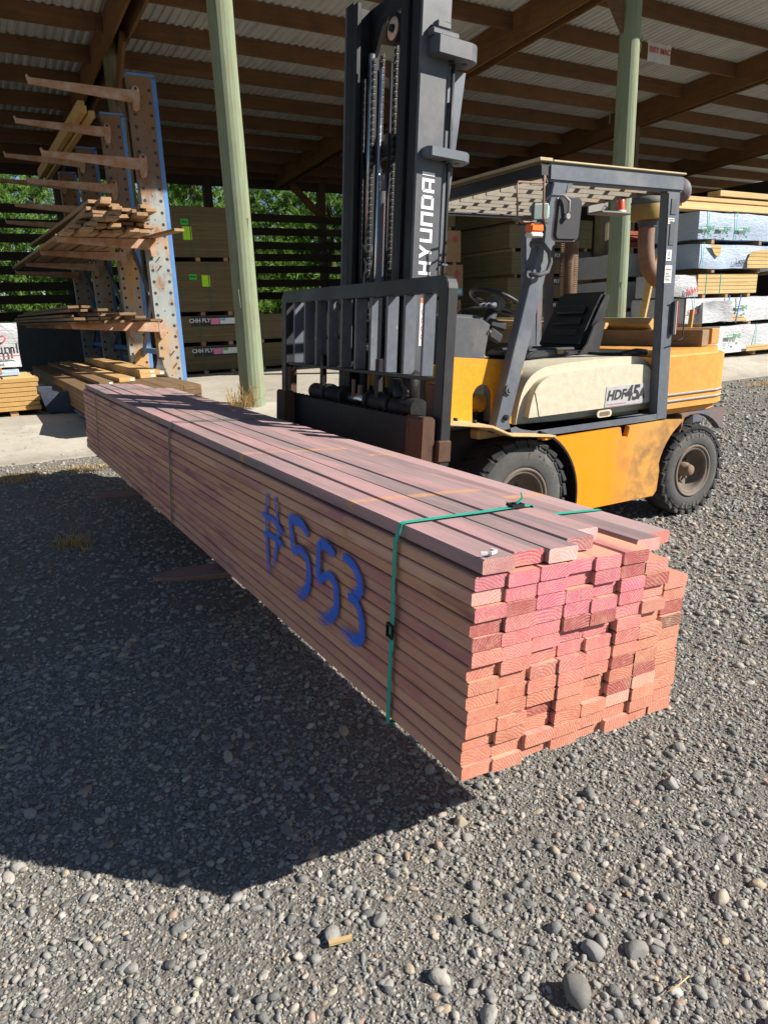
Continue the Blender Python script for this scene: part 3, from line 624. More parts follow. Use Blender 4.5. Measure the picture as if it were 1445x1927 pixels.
for y,u in ((3.68,1.36),(4.13,1.36)):
    mb=MB(); mb.cyl((u,y,-.1),(u,y,1.55),.034,n=18); mb.mi=1; mb.cyl((u,y,1.55),(u,y,2.65),.022,n=16); mb.mi=0; mb.cyl((u,y,1.5),(u,y,1.58),.042,n=18); fp('lift_cylinder',mb,[M['black_steel'],M['chrome']])
mb=MB(); mb.cyl((1.33,3.87,.1),(1.33,3.87,1.85),.036,n=20); mb.cyl((1.33,3.87,1.85),(1.33,3.87,1.95),.028,n=16); fp('lift_cylinder',mb,M['bumper'])
for y,u,mt in ((3.90,1.30,'chrome'),(3.79,1.30,'dark_steel'),(3.925,1.30,'dark_steel'),(4.10,1.30,'dark_steel')):
    mb=MB(); mb.tube([(u,y,.9),(u,y,1.6),(u,y+.004,2.5)],.010,8); fp('hydraulic_pipe',mb,M[mt])
for k,(y,r,mt) in enumerate(((3.435,.011,'hose_black'),(3.465,.007,'hose_grey'))):
    mb=MB(); u=1.468+.016*k; mb.tube([(u,y,2.43),(u,y,2.0),(u+.004,y,1.5),(u,y,1.0),(u-.012,y,.75),(u-.03,y+.02,.58),(u-.06,y+.08,.5)],r,8); fp('mast_hose',mb,M[mt])
mb=MB(); mb.cyl((1.478,3.46,2.12),(1.478,3.46,2.25),.020,n=12); fp('hose_fitting',mb,M['bumper'])
for wv in (1.95,1.42,.95):
    mb=MB(); mb.box(1.453,1.492,3.425,3.47,wv,wv+.012,.002); fp('hose_clip',mb,M['guard_steel'])
# maker name: heavy square letters, read upward on the rail face
def letter_bars(ch):
    t=.24
    return {'H':[(0,0,t,1),(.76,0,1,1),(t,.39,.76,.61)],'Y':'Y','U':[(0,0,t,1),(.76,0,1,1),(t,0,.76,.2)],'N':[(0,0,t,1),(.76,0,1,1),(t,.8,.76,1)],'D':[(0,0,t,1),(t,0,.86,.2),(t,.8,.86,1),(.76,.1,1,.9)],'A':[(0,0,t,.9),(.76,0,1,1),(.12,.8,.76,1),(t,.28,.76,.46)],'I':[(.0,0,t,1)]}[ch]
def rail_word(word,w0,w1,u0,u1,y):
    mb=MB(); W=[.30 if c=='I' else 1. for c in word]; gp=.20; tot=sum(W)+gp*(len(word)-1); sc=(w1-w0)/tot; p=0; h=u1-u0
    T=lambda x,yv:(u1-yv*h,y,w0+x*sc)
    for c,wd in zip(word,W):
        bars=letter_bars(c)
        if bars=='Y':
            for q in ([(0,1),(.27,1),(.62,.5),(.38,.38)],[(1,1),(.73,1),(.38,.5),(.62,.38)],[(.38,0),(.62,0),(.62,.45),(.38,.45)]): mb.prism([(T(p+a,b)[0],T(p+a,b)[2]) for a,b in q],'y',y-.0014-.0004*len(mb.bm.faces)*.02,y-.0002)
        else:
            for (x0,a,x1,b) in bars: mb.prism([(T(p+xx,yv)[0],T(p+xx,yv)[2]) for xx,yv in ((x0,a),(x1,a),(x1,b),(x0,b))],'y',y-.0014,y-.0002)
        p+=wd+gp
    return mb
fp('maker_name',rail_word('HYUNDAI',1.365,1.895,1.312,1.392,3.4495),M['white_paint'],near)
mb=MB(); mb.box(1.335,1.375,3.4478,3.4494,.98,1.24); mb.mi=1
for k in range(4): 
    mb.lathe([(.008,-.0002),(.014,-.0002)],Matrix.Translation((1.355,3.4476,1.03+.045*k))@Matrix.Rotation(math.pi/2,4,'X'),16)
mb.mi=2; mb.box(1.336,1.374,3.4474,3.4478,1.215,1.239); fp('warning_label',mb,[M['white_label'],M['red_ink'],M['orange_lens']],near)
# --- carriage, backrest, forks
mb=MB(); mb.box(1.075,1.105,2.99,4.77,.415,.62,.004); mb.mi=1
for k in range(9):
    for yy in (3.12+.19*k,): mb.cyl((1.0745,yy,.585),(1.0752,yy,.585),.010,n=12)
for yy in (3.5,3.55,3.62,4.1,4.16,4.25): mb.cyl((1.0745,yy,.50),(1.0752,yy,.50),.012,n=12)
for k in range(26): mb.box(1.072,1.107,3.05+.066*k,3.056+.066*k,.6205,.630)
fp('carriage_plate',mb,[M['dark_steel'],M['grease']])
mb=MB(); mb.box(1.075,1.105,2.99,4.77,.0,.16,.004); mb.box(1.108,1.14,3.50,3.54,.02,.9,.003); mb.box(1.108,1.14,4.22,4.26,.02,.9,.003); fp('carriage_frame',mb,M['dark_steel'])
mb=MB(); mb.cyl((1.155,3.14,.655),(1.155,3.62,.655),.055,n=22); mb.cyl((1.155,3.98,.655),(1.155,4.42,.655),.055,n=22); mb.mi=1; mb.cyl((1.155,3.62,.655),(1.155,3.98,.655),.03,n=18); mb.mi=0
for yy in (3.64,3.96,3.4,4.2): mb.cyl((1.155,yy-.018,.655),(1.155,yy+.018,.655),.064,n=22)
mb.box(1.10,1.2,3.3,4.5,.56,.60,.01); fp('shift_cylinder',mb,[M['grease'],M['chrome']])
mb=MB(); r=random.Random(3)
mb.tube([(1.20,3.36,.62),(1.20,3.36,.80)],.07,16); mb.tube([(1.165,3.24,.64),(1.165,3.24,.80),(1.18,3.26,.83)],.045,14)
for k in range(9): mb.cyl((1.13,3.24+.02*math.sin(k),.65+.018*k),(1.115,3.24+.02*math.sin(k),.65+.018*k),.016,n=8)
fp('hose_reel',mb,M['grease'])
mb=MB(); mb.cyl((1.13,3.83,.66),(1.13,3.83,.77),.012,n=10); fp('hydraulic_fitting',mb,M['hub_steel']); mb=MB(); mb.cyl((1.15,3.78,.66),(1.15,3.78,.74),.018,n=10); fp('hydraulic_fitting',mb,M['hub_steel']); mb=MB(); mb.tube([(1.16,3.70,.70),(1.16,3.70,.80),(1.20,3.70,.84)],.008); fp('hydraulic_fitting',mb,M['hub_steel'])
mb=MB(); U0,U1=1.095,1.155
def hoop(y0,y1,w0,w1,t,rad):
    pts=[(y0,w0),(y0,w1-rad)]+[(y0+rad-rad*math.cos(a),w1-rad+rad*math.sin(a)) for a in (.4,.8,1.2,1.57)]+[(y1-rad+rad*math.sin(a),w1-rad+rad*math.cos(a)) for a in (0,.4,.8,1.2,1.57)]+[(y1,w0)]
    inn=[(y0+t,w0),(y0+t,w1-max(rad,t))]+[(y0+t+.01,w1-t-.004),(y0+t+.03,w1-t),(y1-t-.03,w1-t),(y1-t-.01,w1-t-.004)]+[(y1-t,w1-max(rad,t)),(y1-t,w0)]
    return pts,inn
o_,i_=hoop(2.85,4.87,.40,1.315,.078,.06)
mb.prism(o_+i_[::-1],'x',U0,U1,.004); mb.box(U0+.012,U1-.012,2.929,4.791,.812,.832,.003); fr=fp('load_backrest',mb,M['black_steel'])
for k in range(10):
    yv=3.055+.178*k; mb=MB(); mb.box(U0+.002,U1+.012,yv-.010,yv+.010,.833,1.236,.002); fp('backrest_bar',mb,M['guard_steel'],fr)
mb=MB(); mb.box(1.10,1.15,2.931,3.0,.45,.80,.004); fp('backrest_foot',mb,M['rust_steel'],fr); mb=MB(); mb.box(1.10,1.15,4.72,4.789,.45,.80,.004); fp('backrest_foot',mb,M['rust_steel'],fr); mb=MB(); mb.box(1.08,1.16,2.842,2.9295,.42,.53,.006); fp('backrest_foot',mb,M['rust_steel'],fr)
def fork(y):
    mb=MB(); P=[(-.285,-.012),(-.285,-.02),(-.2,-.034),(.3,-.05),(.98,-.062),(1.06,-.05),(1.073,.0),(1.073,.63),(1.055,.645),(1.005,.645),(.995,.63),(.995,.03),(.975,-.003),(.9,-.004),(-.2,-.006)]
    mb.prism(P,'y',y-.075,y+.075,.004)
    bm=mb.bm
    for v in bm.verts:                 # rounded, tapered tip
        if v.co.x<-.08:
            t=min(1,(-.08-v.co.x)/.205); v.co.y=y+(v.co.y-y)*math.sqrt(max(.02,1-t*t*.93))
    return mb
def fork2(y):
    mb=MB(); n=10; us=[-.29+.24*(1-math.cos(i/n*math.pi/2)) for i in range(n+1)]+[.3,.98]; hw=[.075*math.sqrt(max(0.0,1-((max(0,-.05-u))/.24)**2)) for u in us]; hw[0]=.012
    up=[];lo=[]
    for u,h in zip(us,hw):
        th=.016+.045*max(0,(u+.29)/1.27); up.append([mb.bm.verts.new((u,y+q*h,-.005)) for q in (-1,-.85,.85,1)]); lo.append([mb.bm.verts.new((u,y+q*h,-.005-(.004 if abs(q)>.9 else th))) for q in (-1,-.85,.85,1)])
    for i in range(len(us)-1):
        for t in range(3):
            mb.bm.faces.new((up[i][t],up[i+1][t],up[i+1][t+1],up[i][t+1])); mb.bm.faces.new((lo[i][t],lo[i][t+1],lo[i+1][t+1],lo[i+1][t]))
        mb.bm.faces.new((up[i][0],lo[i][0],lo[i+1][0],up[i+1][0])); mb.bm.faces.new((up[i][3],up[i+1][3],lo[i+1][3],lo[i][3]))
    mb.bm.faces.new(up[0]+lo[0][::-1]); bmesh.ops.recalc_face_normals(mb.bm,faces=list(mb.bm.faces)); mb.new(); mb.mi=1
    mb.prism([(.975,-.005),(.99,.02),(.995,.63),(1.005,.645),(1.055,.645),(1.072,.63),(1.072,.0),(1.05,-.05),(.975,-.066)],'y',y-.074,y+.074,.004); return mb
fp('fork',fork2(2.94),[M['fork_steel'],M['rust_steel']]); fp('fork',fork2(4.65),[M['fork_steel'],M['rust_steel']])
# --- wheels
def wheel(cx,cz,yo,rT,rS,rR,wd,nl,size,out):
    """out=-1: outer face toward -y"""
    root=None; MX=Matrix.Translation((cx,yo,cz))@Matrix.Rotation(math.pi/2*(1 if out<0 else -1),4,'X')   # local z -> outward
    mb=MB(); mb.lathe([(rR,-.03),(rR+.008,-.004),(rR+.02,0),((rR+rS)/2,.006),(rS-.012,-.002),(rS,-.012),(rT-.018,-.03),(rT-.014,-.06),(rT-.012,-wd/2),(rT-.014,-wd+.06),(rT-.018,-wd+.03),(rS,-wd+.012),(rR,-wd+.03)],MX,56)
    ty=fp('wheel',mb,M['tyre_side'],None,False)
    mb=MB()
    for k in range(nl):
        for sd in (0,1):
            a=2*math.pi*(k+.5*sd)/nl; zc=-.058 if sd==0 else -wd+.058
            Q=MX@Matrix.Rotation(a,4,'Z')@Matrix.Translation((rT-.016,0,zc)); L=2*math.pi*rT/nl*.80
            mb.obox(Q@Matrix.Rotation(.25*(1 if sd else -1),4,'X'),.032,L,.115,.005)
            Q2=MX@Matrix.Rotation(a,4,'Z')@Matrix.Translation((rT-.034,0,-.016 if sd==0 else -wd+.016)); mb.obox(Q2@Matrix.Rotation(.5*(1 if sd==0 else -1),4,'Y'),.045,L*.92,.014,.004)
        a=2*math.pi*(k+.25)/nl; mb.obox(MX@Matrix.Rotation(a,4,'Z')@Matrix.Translation((rT-.014,0,-wd/2))@Matrix.Rotation(.5,4,'X'),.026,2*math.pi*rT/nl*.55,.07,.005)
    fp('tread',mb,M['rubber'],ty,False)
    mb=MB(); mb.lathe([(rR+.006,-.012),(rR+.004,.004),(rR-.006,.006),(rR-.014,-.002),(rR-.018,-.006),(rR-.024,-.003),(rR-.034,-.012),(rR-.04,-.03),(rR-.05,-.095),(.07,-.10),(.001,-.10)],MX,48)
    for k in range(6):
        a=2*math.pi*k/6; mb.cyl(MX@Vector((.075*math.cos(a),.075*math.sin(a),-.10)),MX@Vector((.075*math.cos(a),.075*math.sin(a),-.078)),.011,n=6)
    fp('rim',mb,M['rim_paint'],ty,False)
    mb=MB(); mb.lathe([(.055,-.10),(.05,-.055),(.042,-.05),(.040,-.022),(.034,-.012),(.001,-.012)],MX,24); mb.cyl(MX@Vector((-.03,-.085,-.095)),MX@Vector((-.035,-.092,-.05)),.012,.006,n=8); fp('hub',mb,M['hub_steel'],ty,False)
    if size:
        mb=MB(); rr=(rR+rS)/2+.02
        for txt,a0,da in size:
            for i,ch in enumerate(txt):
                a=a0-da*i; me=text_mesh(ch,.048,.0012); P=MX@Matrix.Rotation(a-math.pi/2,4,'Z')@Matrix.Translation((0,rr,.0065)); mb.addmesh(me,P)
        fp('size_lettering',mb,M['rim_paint'],ty,False)
    return ty
wheel(4.43,.325,3.19,.328,.285,.185,.20,24,[('7.00-12',R(-52),R(9.5)),('7.00-12',R(128),R(9.5))],-1)
wheel(2.82,.365,3.19,.372,.325,.195,.25,24,[('8.25-15',R(78),R(8.5)),('8.25-15',R(-102),R(8.5))],-1)
wheel(4.43,.325,4.57,.328,.285,.185,.20,24,None,1); wheel(2.82,.365,4.57,.372,.325,.195,.25,24,None,1)
mb=MB(); mb.cyl((4.43,3.25,.325),(4.43,4.5,.325),.05); mb.cyl((2.82,3.3,.365),(2.82,4.46,.365),.08); mb.box(2.62,3.0,3.5,4.26,.3,.62,.02); fp('axle',mb,M['grease'],None,False)
# --- chassis and body
def arc(cx,cz,r,a0,a1,n=10): return [(cx+r*math.cos(R(a0+(a1-a0)*i/n)),cz+r*math.sin(R(a0+(a1-a0)*i/n))) for i in range(n+1)]
for ya,yb in ((3.175,3.215),(4.545,4.585)):
    P=arc(2.80,.34,.455,70,-15,12)+[(3.27,.215),(4.0,.205),(4.035,.24),(4.05,.38)]+arc(4.43,.33,.405,165,122,6)+[(4.27,.715),(4.12,.728),(3.72,.727),(3.70,.66),(3.66,.66),(3.64,.726),(2.96,.724)]
    mb=MB(); mb.prism(P,'y',ya,yb,.005); fp('side_panel',mb,M['orange_paint'],None,False)
mb=MB(); mb.box(3.60,3.76,3.22,3.3,.6,.74); fp('step_recess',mb,M['grease'],None,False)
mb=MB(); mb.box(3.26,4.02,3.22,4.54,.24,.70,.01); mb.box(2.35,3.3,3.42,4.34,.45,.80,.01); mb.box(4.0,4.75,3.45,4.31,.45,.74,.01); fp('chassis',mb,M['grease'],None,False)
for ya,yb in ((3.165,3.46),(4.30,4.595)):
    P=arc(2.80,.34,.462,72,-12,12); Q=arc(2.80,.34,.448,72,-12,12); mb=MB(); mb.prism(P+Q[::-1],'y',ya,yb); fp('wheel_arch',mb,M['dark_steel'],None,False)
# sloping dusty step plate over the front wheel, sill rail of the guard
mb=MB(); mb.prism([(2.20,.905),(2.25,.915),(2.52,.865),(2.66,.80),(3.0,.755),(3.0,.742),(2.66,.785),(2.51,.85),(2.22,.895)],'y',3.10,3.46,.004); fp('fender',mb,M['floor_plate'],None,False)
mb=MB(); mb.prism([(2.20,.905),(2.25,.915),(2.52,.865),(2.66,.80),(3.0,.755),(3.0,.742),(2.66,.785),(2.51,.85),(2.22,.895)],'y',4.30,4.66,.004); fp('fender',mb,M['floor_plate'],None,False)
for bx,by in ((2.33,3.2),(2.44,3.17),(2.30,3.38)):
    mb=MB(); zt=.905 if bx<2.4 else .885; mb.cyl((bx,by,zt-.01),(bx,by,zt+.012),.013,n=6); fp('fender_bolt',mb,M['dark_steel'],None,False)
mb=MB(); mb.box(2.60,4.0,3.34,4.42,.742,.80,.01); fp('floor_plate',mb,M['floor_plate'],None,False)
# counterweight
mb=MB(); P=[(4.065,3.2),(4.62,3.2),(4.73,3.235),(4.90,3.38),(4.99,3.60),(4.99,4.16),(4.90,4.38),(4.73,4.525),(4.62,4.56),(4.065,4.56)]
mb.smooth=40; mb.prism(P,'z',.752,1.188,.045,5)
cw=fp('counterweight',mb,M['faded_orange'],None,False)
def cwstrip(z0,z1,name,mat,off=.004):
    mb=MB(); Q=[]
    for (x,y) in P[1:-1]:
        d=Vector((x-4.5,y-3.88)).normalized()*off; Q.append((x+d.x,y+d.y))
    Q=[(4.075,3.2-off)]+Q+[(4.075,4.56+off)]; mb.prism(Q+[(x,y) for x,y in [(4.075,4.5),(4.6,4.45),(4.9,4.1),(4.9,3.66),(4.6,3.3),(4.075,3.25)]],'z',z0,z1,.003); return fp(name,mb,mat,cw,False)
cwstrip(.888,.900,'trim_strip',M['grey_stripe'],.006); cwstrip(.845,.857,'trim_strip',M['grey_stripe'],.006)
cwstrip(.876,.887,'trim_groove',M['dark_steel'],.002); cwstrip(.833,.844,'trim_groove',M['dark_steel'],.002)
mb=MB(); Pb=[(4.29,.748),(4.29,.60)]+arc(4.43,.33,.40,105,42,8)+[(4.77,.60),(4.77,.748)]; mb.prism(Pb,'y',3.215,3.27,.006); mb.box(4.72,4.94,3.5,4.26,.58,.748,.02); mb.prism(Pb,'y',4.49,4.545,.006); fp('rear_bumper',mb,M['bumper'],None,False)
# engine hood
mb=MB(); P=[(2.86,.80)]+smooth([(2.87,.86),(2.90,.98),(2.955,1.075),(3.05,1.13),(3.2,1.152),(3.5,1.162),(3.80,1.165),(3.95,1.15),(4.035,1.095),(4.065,1.0),(4.07,.9)],4)+[(4.07,.80)]
mb.smooth=40; mb.prism(P,'y',3.26,4.50,.07,6); hood=fp('engine_hood',mb,M['cream_paint'],None,False)
mb=MB(); mb.tube([(2.965,3.2585,1.0),(2.985,3.2585,.93),(3.0,3.2585,.86),(3.03,3.2585,.81)],.002,6); fp('panel_seam',mb,M['dark_ink'],hood,False)
def plate_xz(x0,x1,z0,z1,y,sk=0): 
    mb=MB(); mb.prism([(x0,z0),(x1,z0),(x1+sk,z1),(x0+sk,z1)],'y',y-.003,y,.0008); return mb
mb=plate_xz(3.565,3.955,.855,.985,3.2595,.012); badge=fp('model_badge',mb,M['silver_plate'],hood,False)
mb=MB(); fr_=frame((3.665,3.2552,.925),(1,0,.0),(0,0,1)); mb.addmesh(text_mesh('HDF',.088,.0035,.25),fr_); mb.addmesh(text_mesh('45',.135,.005,.2),frame((3.813,3.2552,.925),(1,0,0),(0,0,1))); mb.addmesh(text_mesh('A',.095,.004,.2),frame((3.905,3.2552,.915),(1,0,0),(0,0,1))); mb.mi=1
mb.prism([(3.585,.868),(3.76,.868),(3.76,.872),(3.585,.872)],'y',3.2545,3.2555); fp('badge_lettering',mb,[M['dark_ink'],M['red_ink']],badge,False)
mb=MB(); mb.prism(arc(3.52,.815,.024,90,270,8)+arc(3.61,.815,.024,-90,90,8),'y',3.2535,3.2595,.002); mb.mi=1; mb.prism(arc(3.53,.815,.014,90,270,8)+arc(3.60,.815,.014,-90,90,8),'y',3.2525,3.2533); fp('hood_latch',mb,[M['cream_paint'],M['hub_steel']],hood,False)
mb=MB(); mb.box(3.80,4.30,3.42,4.34,1.167,1.185,.006); mb.tube([(3.82,3.36,1.175),(3.92,3.33,1.19),(4.03,3.34,1.178)],.022,10); fp('radiator_cover',mb,M['black_steel'],None,False)
# front cowl plate, with the tilt cylinder window
P=[(2.30,.84),(2.30,1.25),(2.72,1.21),(2.82,1.19),(2.905,1.165),(2.90,1.12),(2.84,1.03),(2.82,.93),(2.82,.80),(2.67,.83)]+[(2.67,.84)]+arc(2.60,1.0,.075,-20,180,10)[0:]+[(2.525,.86)]
mb=MB(); mb.prism(P,'y',3.30,3.32,.003); fp('cowl_plate',mb,M['yellow_paint'],None,False)
mb=MB(); mb.prism([(2.30,.84),(2.30,1.24),(2.9,1.165),(2.82,.80)],'y',4.44,4.46,.003); mb.box(2.30,2.32,3.32,4.44,.84,1.2,.003); fp('cowl_plate',mb,M['yellow_paint'],None,False)
mb=MB(); mb.box(2.845,2.893,3.2985,3.2998,1.12,1.16); fp('cowl_label',mb,M['white_label'],None,False)
mb=MB(); mb.box(2.33,2.85,3.6,4.2,.8,1.2,.01); fp('cowl_interior',mb,M['grease'],None,False)
mb=MB(); mb.cyl((2.43,3.45,.985),(2.70,3.45,.945),.058,n=22); mb.mi=1; mb.cyl((2.30,3.45,1.0),(2.43,3.45,.985),.033,n=18); mb.mi=0; mb.cyl((2.47,3.45,1.03),(2.46,3.45,1.07),.018,n=10); fp('tilt_cylinder',mb,[M['yellow_cylinder'],M['chrome']],None,False)
mb=MB(); mb.tube([(2.46,3.42,1.07),(2.52,3.40,1.10),(2.60,3.40,1.06),(2.62,3.42,.95)],.010,8); mb.tube([(2.5,3.38,.9),(2.58,3.39,.86),(2.64,3.4,.9)],.009,8); fp('tilt_hose',mb,M['hose_black'],None,False)
# --- overhead guard
guard=None
for y,ym in ((3.19,3.26),(4.50,4.57)):
    yc=(y+ym)/2; mb=MB()
    mb.box(2.965,4.10,y,ym,2.165,2.262,.012,2)
    mb.prism([(3.005,2.163),(3.11,2.163),(2.715,.85),(2.73,.80),(2.80,.765),(2.95,.747),(4.0,.741),(4.0,.775),(2.9,.778),(2.80,.80),(2.76,.82),(2.60,.80),(2.61,.85)],'y',y+.002,ym-.002,.004)
    mb.prism([(3.955,2.163),(4.07,2.163),(4.105,.735),(3.995,.735)],'y',y+.002,ym-.002,.006)
    mb.prism([(3.112,2.163),(3.15,2.163),(3.10,2.11)],'y',y+.004,ym-.004)
    g_=fp('overhead_guard',mb,M['guard_steel'],None,False); guard=guard or g_
mb=MB(); mb.box(2.90,2.964,3.19,4.57,2.185,2.25,.008); fp('guard_crossbeam',mb,M['black_steel'],guard,False); mb=MB(); mb.box(4.00,4.075,3.262,4.498,2.185,2.25,.008); fp('guard_crossbeam',mb,M['black_steel'],guard,False)
for k in range(9):
    y=3.345+.134*k; mb=MB(); mb.box(2.966,3.998,y-.005,y+.005,2.17,2.235,.001); fp('guard_slat',mb,M['guard_slat'],guard,False)
for xt in (3.24,3.50,3.76):
    mb=MB(); mb.box(xt,xt+.035,3.262,4.498,2.2355,2.243); fp('slat_shadow_bar',mb,M['guard_slat'],guard,False)  # added bars, there to cast cross shadows onto the slats
mb=MB(); mb.box(2.89,2.985,3.185,4.575,2.264,2.282,.003); mb.box(2.99,4.105,3.185,3.235,2.264,2.275,.003); mb.box(2.99,4.105,4.525,4.575,2.264,2.275,.003); fp('dusty_roof_edge',mb,M['dusty_top'],guard,False)
for (x,z,r) in ((2.70,1.045,.028),(2.68,.885,.017)):
    mb=MB(); mb.cyl((x,3.1935,z),(x,3.178,z),r,n=16); mb.cyl((x,3.178,z),(x,3.172,z),r*.55,n=6); fp('guard_bolt',mb,M['bumper' if r>.02 else 'dark_steel'],guard,False)
for z0,z1 in ((2.03,2.125),(1.85,1.99)):
    mb=MB(); mb.box(3.985 if z0>2 else 3.987,4.035,3.187,3.1915,z0,z1,.002); fp('pillar_pad',mb,M['dash_plastic'],guard,False)
for (x0,x1,z0,z1,kk) in ((3.966,4.024,1.975,2.01,0),(3.972,4.022,1.755,1.822,1),(3.970,4.036,1.62,1.728,2)):
    mb=MB(); mb.box(x0,x1,3.1885,3.1915,z0,z1,.0005); mb.mi=1; h=z1-z0
    if kk==0:
        for q in range(3): mb.box(x0+.006,x1-.006-.008*q,3.188,3.1884,z1-.010-.009*q,z1-.006-.009*q)
    elif kk==1:
        mb.box(x0+.02,x0+.028,3.188,3.1884,z0+.03,z1-.01); mb.box(x0+.012,x0+.038,3.188,3.1884,z0+.012,z0+.02)
    else:
        mb.mi=2; mb.box(x0+.005,x1-.005,3.188,3.1884,z1-.028,z1-.020); mb.mi=1
        for q in range(6): mb.box(x0+.006,x1-.008-.01*(q%3),3.188,3.1884,z0+.012+.009*q,z0+.016+.009*q)
    fp('pillar_sticker',mb,[M['white_label'],M['dark_ink'],M['red_ink']],guard,False)
mb=MB(); mb.tube([(2.855,3.175,1.835),(2.90,3.15,1.83),(2.945,3.15,1.79),(2.955,3.15,1.74),(2.935,3.15,1.69),(2.88,3.15,1.67),(2.815,3.175,1.675)],.013,10); mb.cyl((2.85,3.19,1.835),(2.85,3.165,1.835),.02,n=12); mb.cyl((2.815,3.19,1.675),(2.815,3.165,1.675),.02,n=12); fp('grab_handle',mb,M['dash_plastic'],guard,False)
def rrect(x0,x1,z0,z1,r,sk=0): return [(x+sk*(z-z0),z) for x,z in arc(x1-r,z1-r,r,0,90,4)+arc(x0+r,z1-r,r,90,180,4)+arc(x0+r,z0+r,r,180,270,4)+arc(x1-r,z0+r,r,270,360,4)]
mb=MB(); mb.prism(rrect(2.882,3.062,1.845,2.065,.03,.10),'y',3.045,3.065,.008,3); mb.mi=1; mb.prism(rrect(2.878,3.066,1.841,2.069,.033,.10),'y',3.0655,3.078,.003); fp('mirror',mb,[M['black_label'],M['grey_stripe']],None,False)
mb=MB(); mb.tube([(2.92,3.19,2.06),(2.90,3.10,2.075),(2.925,3.03,2.065),(2.955,3.02,2.04),(2.958,3.025,1.99),(2.953,3.04,1.965)],.008,8); mb.cyl((2.953,3.044,1.965),(2.953,3.02,1.965),.015,n=10); fp('mirror_arm',mb,M['hose_grey'],None,False)
# work lamp, cage, indicator
mb=MB(); Lm=Matrix.Translation((2.835,3.115,1.995))@Matrix.Rotation(R(58),4,'Z')@Matrix.Rotation(R(-8),4,'Y'); mb.xf(Matrix())
mb2=MB(); mb2.prism([(-.03,-.042),(.03,-.042),(.05,-.02),(.05,.03),(.03,.05),(-.03,.045)],'y',-.04,.04,.008); mb2.mi=1; mb2.box(-.040,-.0305,-.037,.037,-.038,.040,.003); mb2.box(-.03,.02,-.0445,-.0402,-.03,.03,.003); mb2.mi=2
mb2.cyl((.045,0,.01),(.09,.03,.012),.034,.02,n=14); mb2.mi=0; mb2.xf(Lm); fp('work_lamp',mb2,[M['bumper'],M['lamp_glass'],M['grey_stripe']],None,False)
mb=MB(); mb.tube([(2.93,3.17,2.155),(2.80,3.05,2.16),(2.79,3.04,2.15),(2.79,3.04,1.955),(2.81,3.05,1.94),(2.86,3.1,1.94)],.006,6); mb.tube([(2.92,3.18,2.15),(2.70,3.14,2.14),(2.685,3.13,2.125),(2.69,3.13,1.96),(2.70,3.12,1.94),(2.79,3.10,1.935),(2.88,3.17,1.935)],.006,6); fp('lamp_cage',mb,M['pipe_brown'],None,False)
mb=MB(); mb.box(2.73,2.82,3.06,3.12,1.885,1.928,.008,2); mb.mi=1; mb.box(2.732,2.818,3.062,3.118,1.86,1.8845,.006,2); mb.mi=2; mb.box(2.74,2.86,3.075,3.19,1.929,1.936); fp('indicator_lamp',mb,[M['orange_lens'],M['clear_lens'],M['black_steel']],None,False)
# seat
def cushion(P,y0,y1,bev): 
    mb=MB(); mb.smooth=50; mb.prism(P,'y',y0,y1,bev,4,True); return mb
seat=fp('seat',cushion([(3.24,1.175),(3.30,1.215),(3.45,1.215),(3.80,1.19),(3.84,1.165),(3.80,1.165),(3.26,1.165)],3.66,4.12,.016),M['seat_vinyl'],None,False)
fp('seat_backrest',cushion([(3.74,1.22),(3.80,1.19),(3.89,1.20),(3.99,1.42),(4.035,1.55),(4.01,1.585),(3.96,1.59),(3.90,1.50)],3.67,4.11,.045),M['seat_vinyl'],seat,False)
for k,(a,b) in enumerate((((3.775,1.29),(3.80,1.345)),((3.81,1.37),(3.836,1.425)),((3.843,1.445),(3.872,1.50)))):
    mb=MB(); mb.beam((a[0]+.006,3.89,a[1]),(b[0]+.006,3.89,b[1]),.27,.02,(-1,0,.5),.008); fp('seat_pad',mb,M['seat_vinyl'],seat,False)
for y in (3.70,3.97):
    mb=MB(); mb.beam((3.30,y+.05,1.213),(3.74,y+.05,1.205),.09,.03,(0,0,1),.012); fp('seat_bolster',mb,M['seat_vinyl'],seat,False)
mb=MB(); mb.prism([(3.70,1.16),(3.78,1.24),(3.84,1.36),(3.90,1.40),(3.96,1.38),(3.92,1.22),(3.90,1.16)],'y',3.645,3.662,.005); fp('seat_side_cover',mb,M['black_steel'],seat,False)
mb=MB(); mb.box(3.26,3.84,3.70,4.08,1.148,1.164,.004); fp('seat_base',mb,M['dark_steel'],seat,False)
mb=MB(); mb.beam((3.52,3.66,1.196),(3.58,3.665,1.200),.03,.022,(0,-.5,1),.006); fp('exposed_foam',mb,M['yellow_pine'],seat,False)
# dash, steering, levers
mb=MB(); mb.prism([(2.50,1.17),(2.50,1.46),(2.62,1.475),(2.82,1.46),(2.92,1.40),(2.87,1.17)],'y',3.62,4.14,.02,3); dash=fp('dashboard',mb,M['dash_plastic'],None,False)
mb=MB(); mb.cyl((2.90,3.617,1.36),(2.90,3.605,1.36),.010,n=8); fp('dash_knob',mb,M['hub_steel'],dash,False)
ax=Vector((.45,0,.89)).normalized(); C0=Vector((3.20,3.92,1.545)); SM=C0.to_track_quat('Z','Y').to_matrix(); SM=ax.to_track_quat('Z','Y').to_matrix().to_4x4(); SM.translation=C0
mb=MB(); n=40
for i in range(n):
    pass
ringp=[SM@Vector((.185*math.cos(2*math.pi*i/n),.185*math.sin(2*math.pi*i/n),0)) for i in range(n+1)]; mb.tube(ringp,.014,10); sw=fp('steering_wheel',mb,M['seat_vinyl'],None,False)
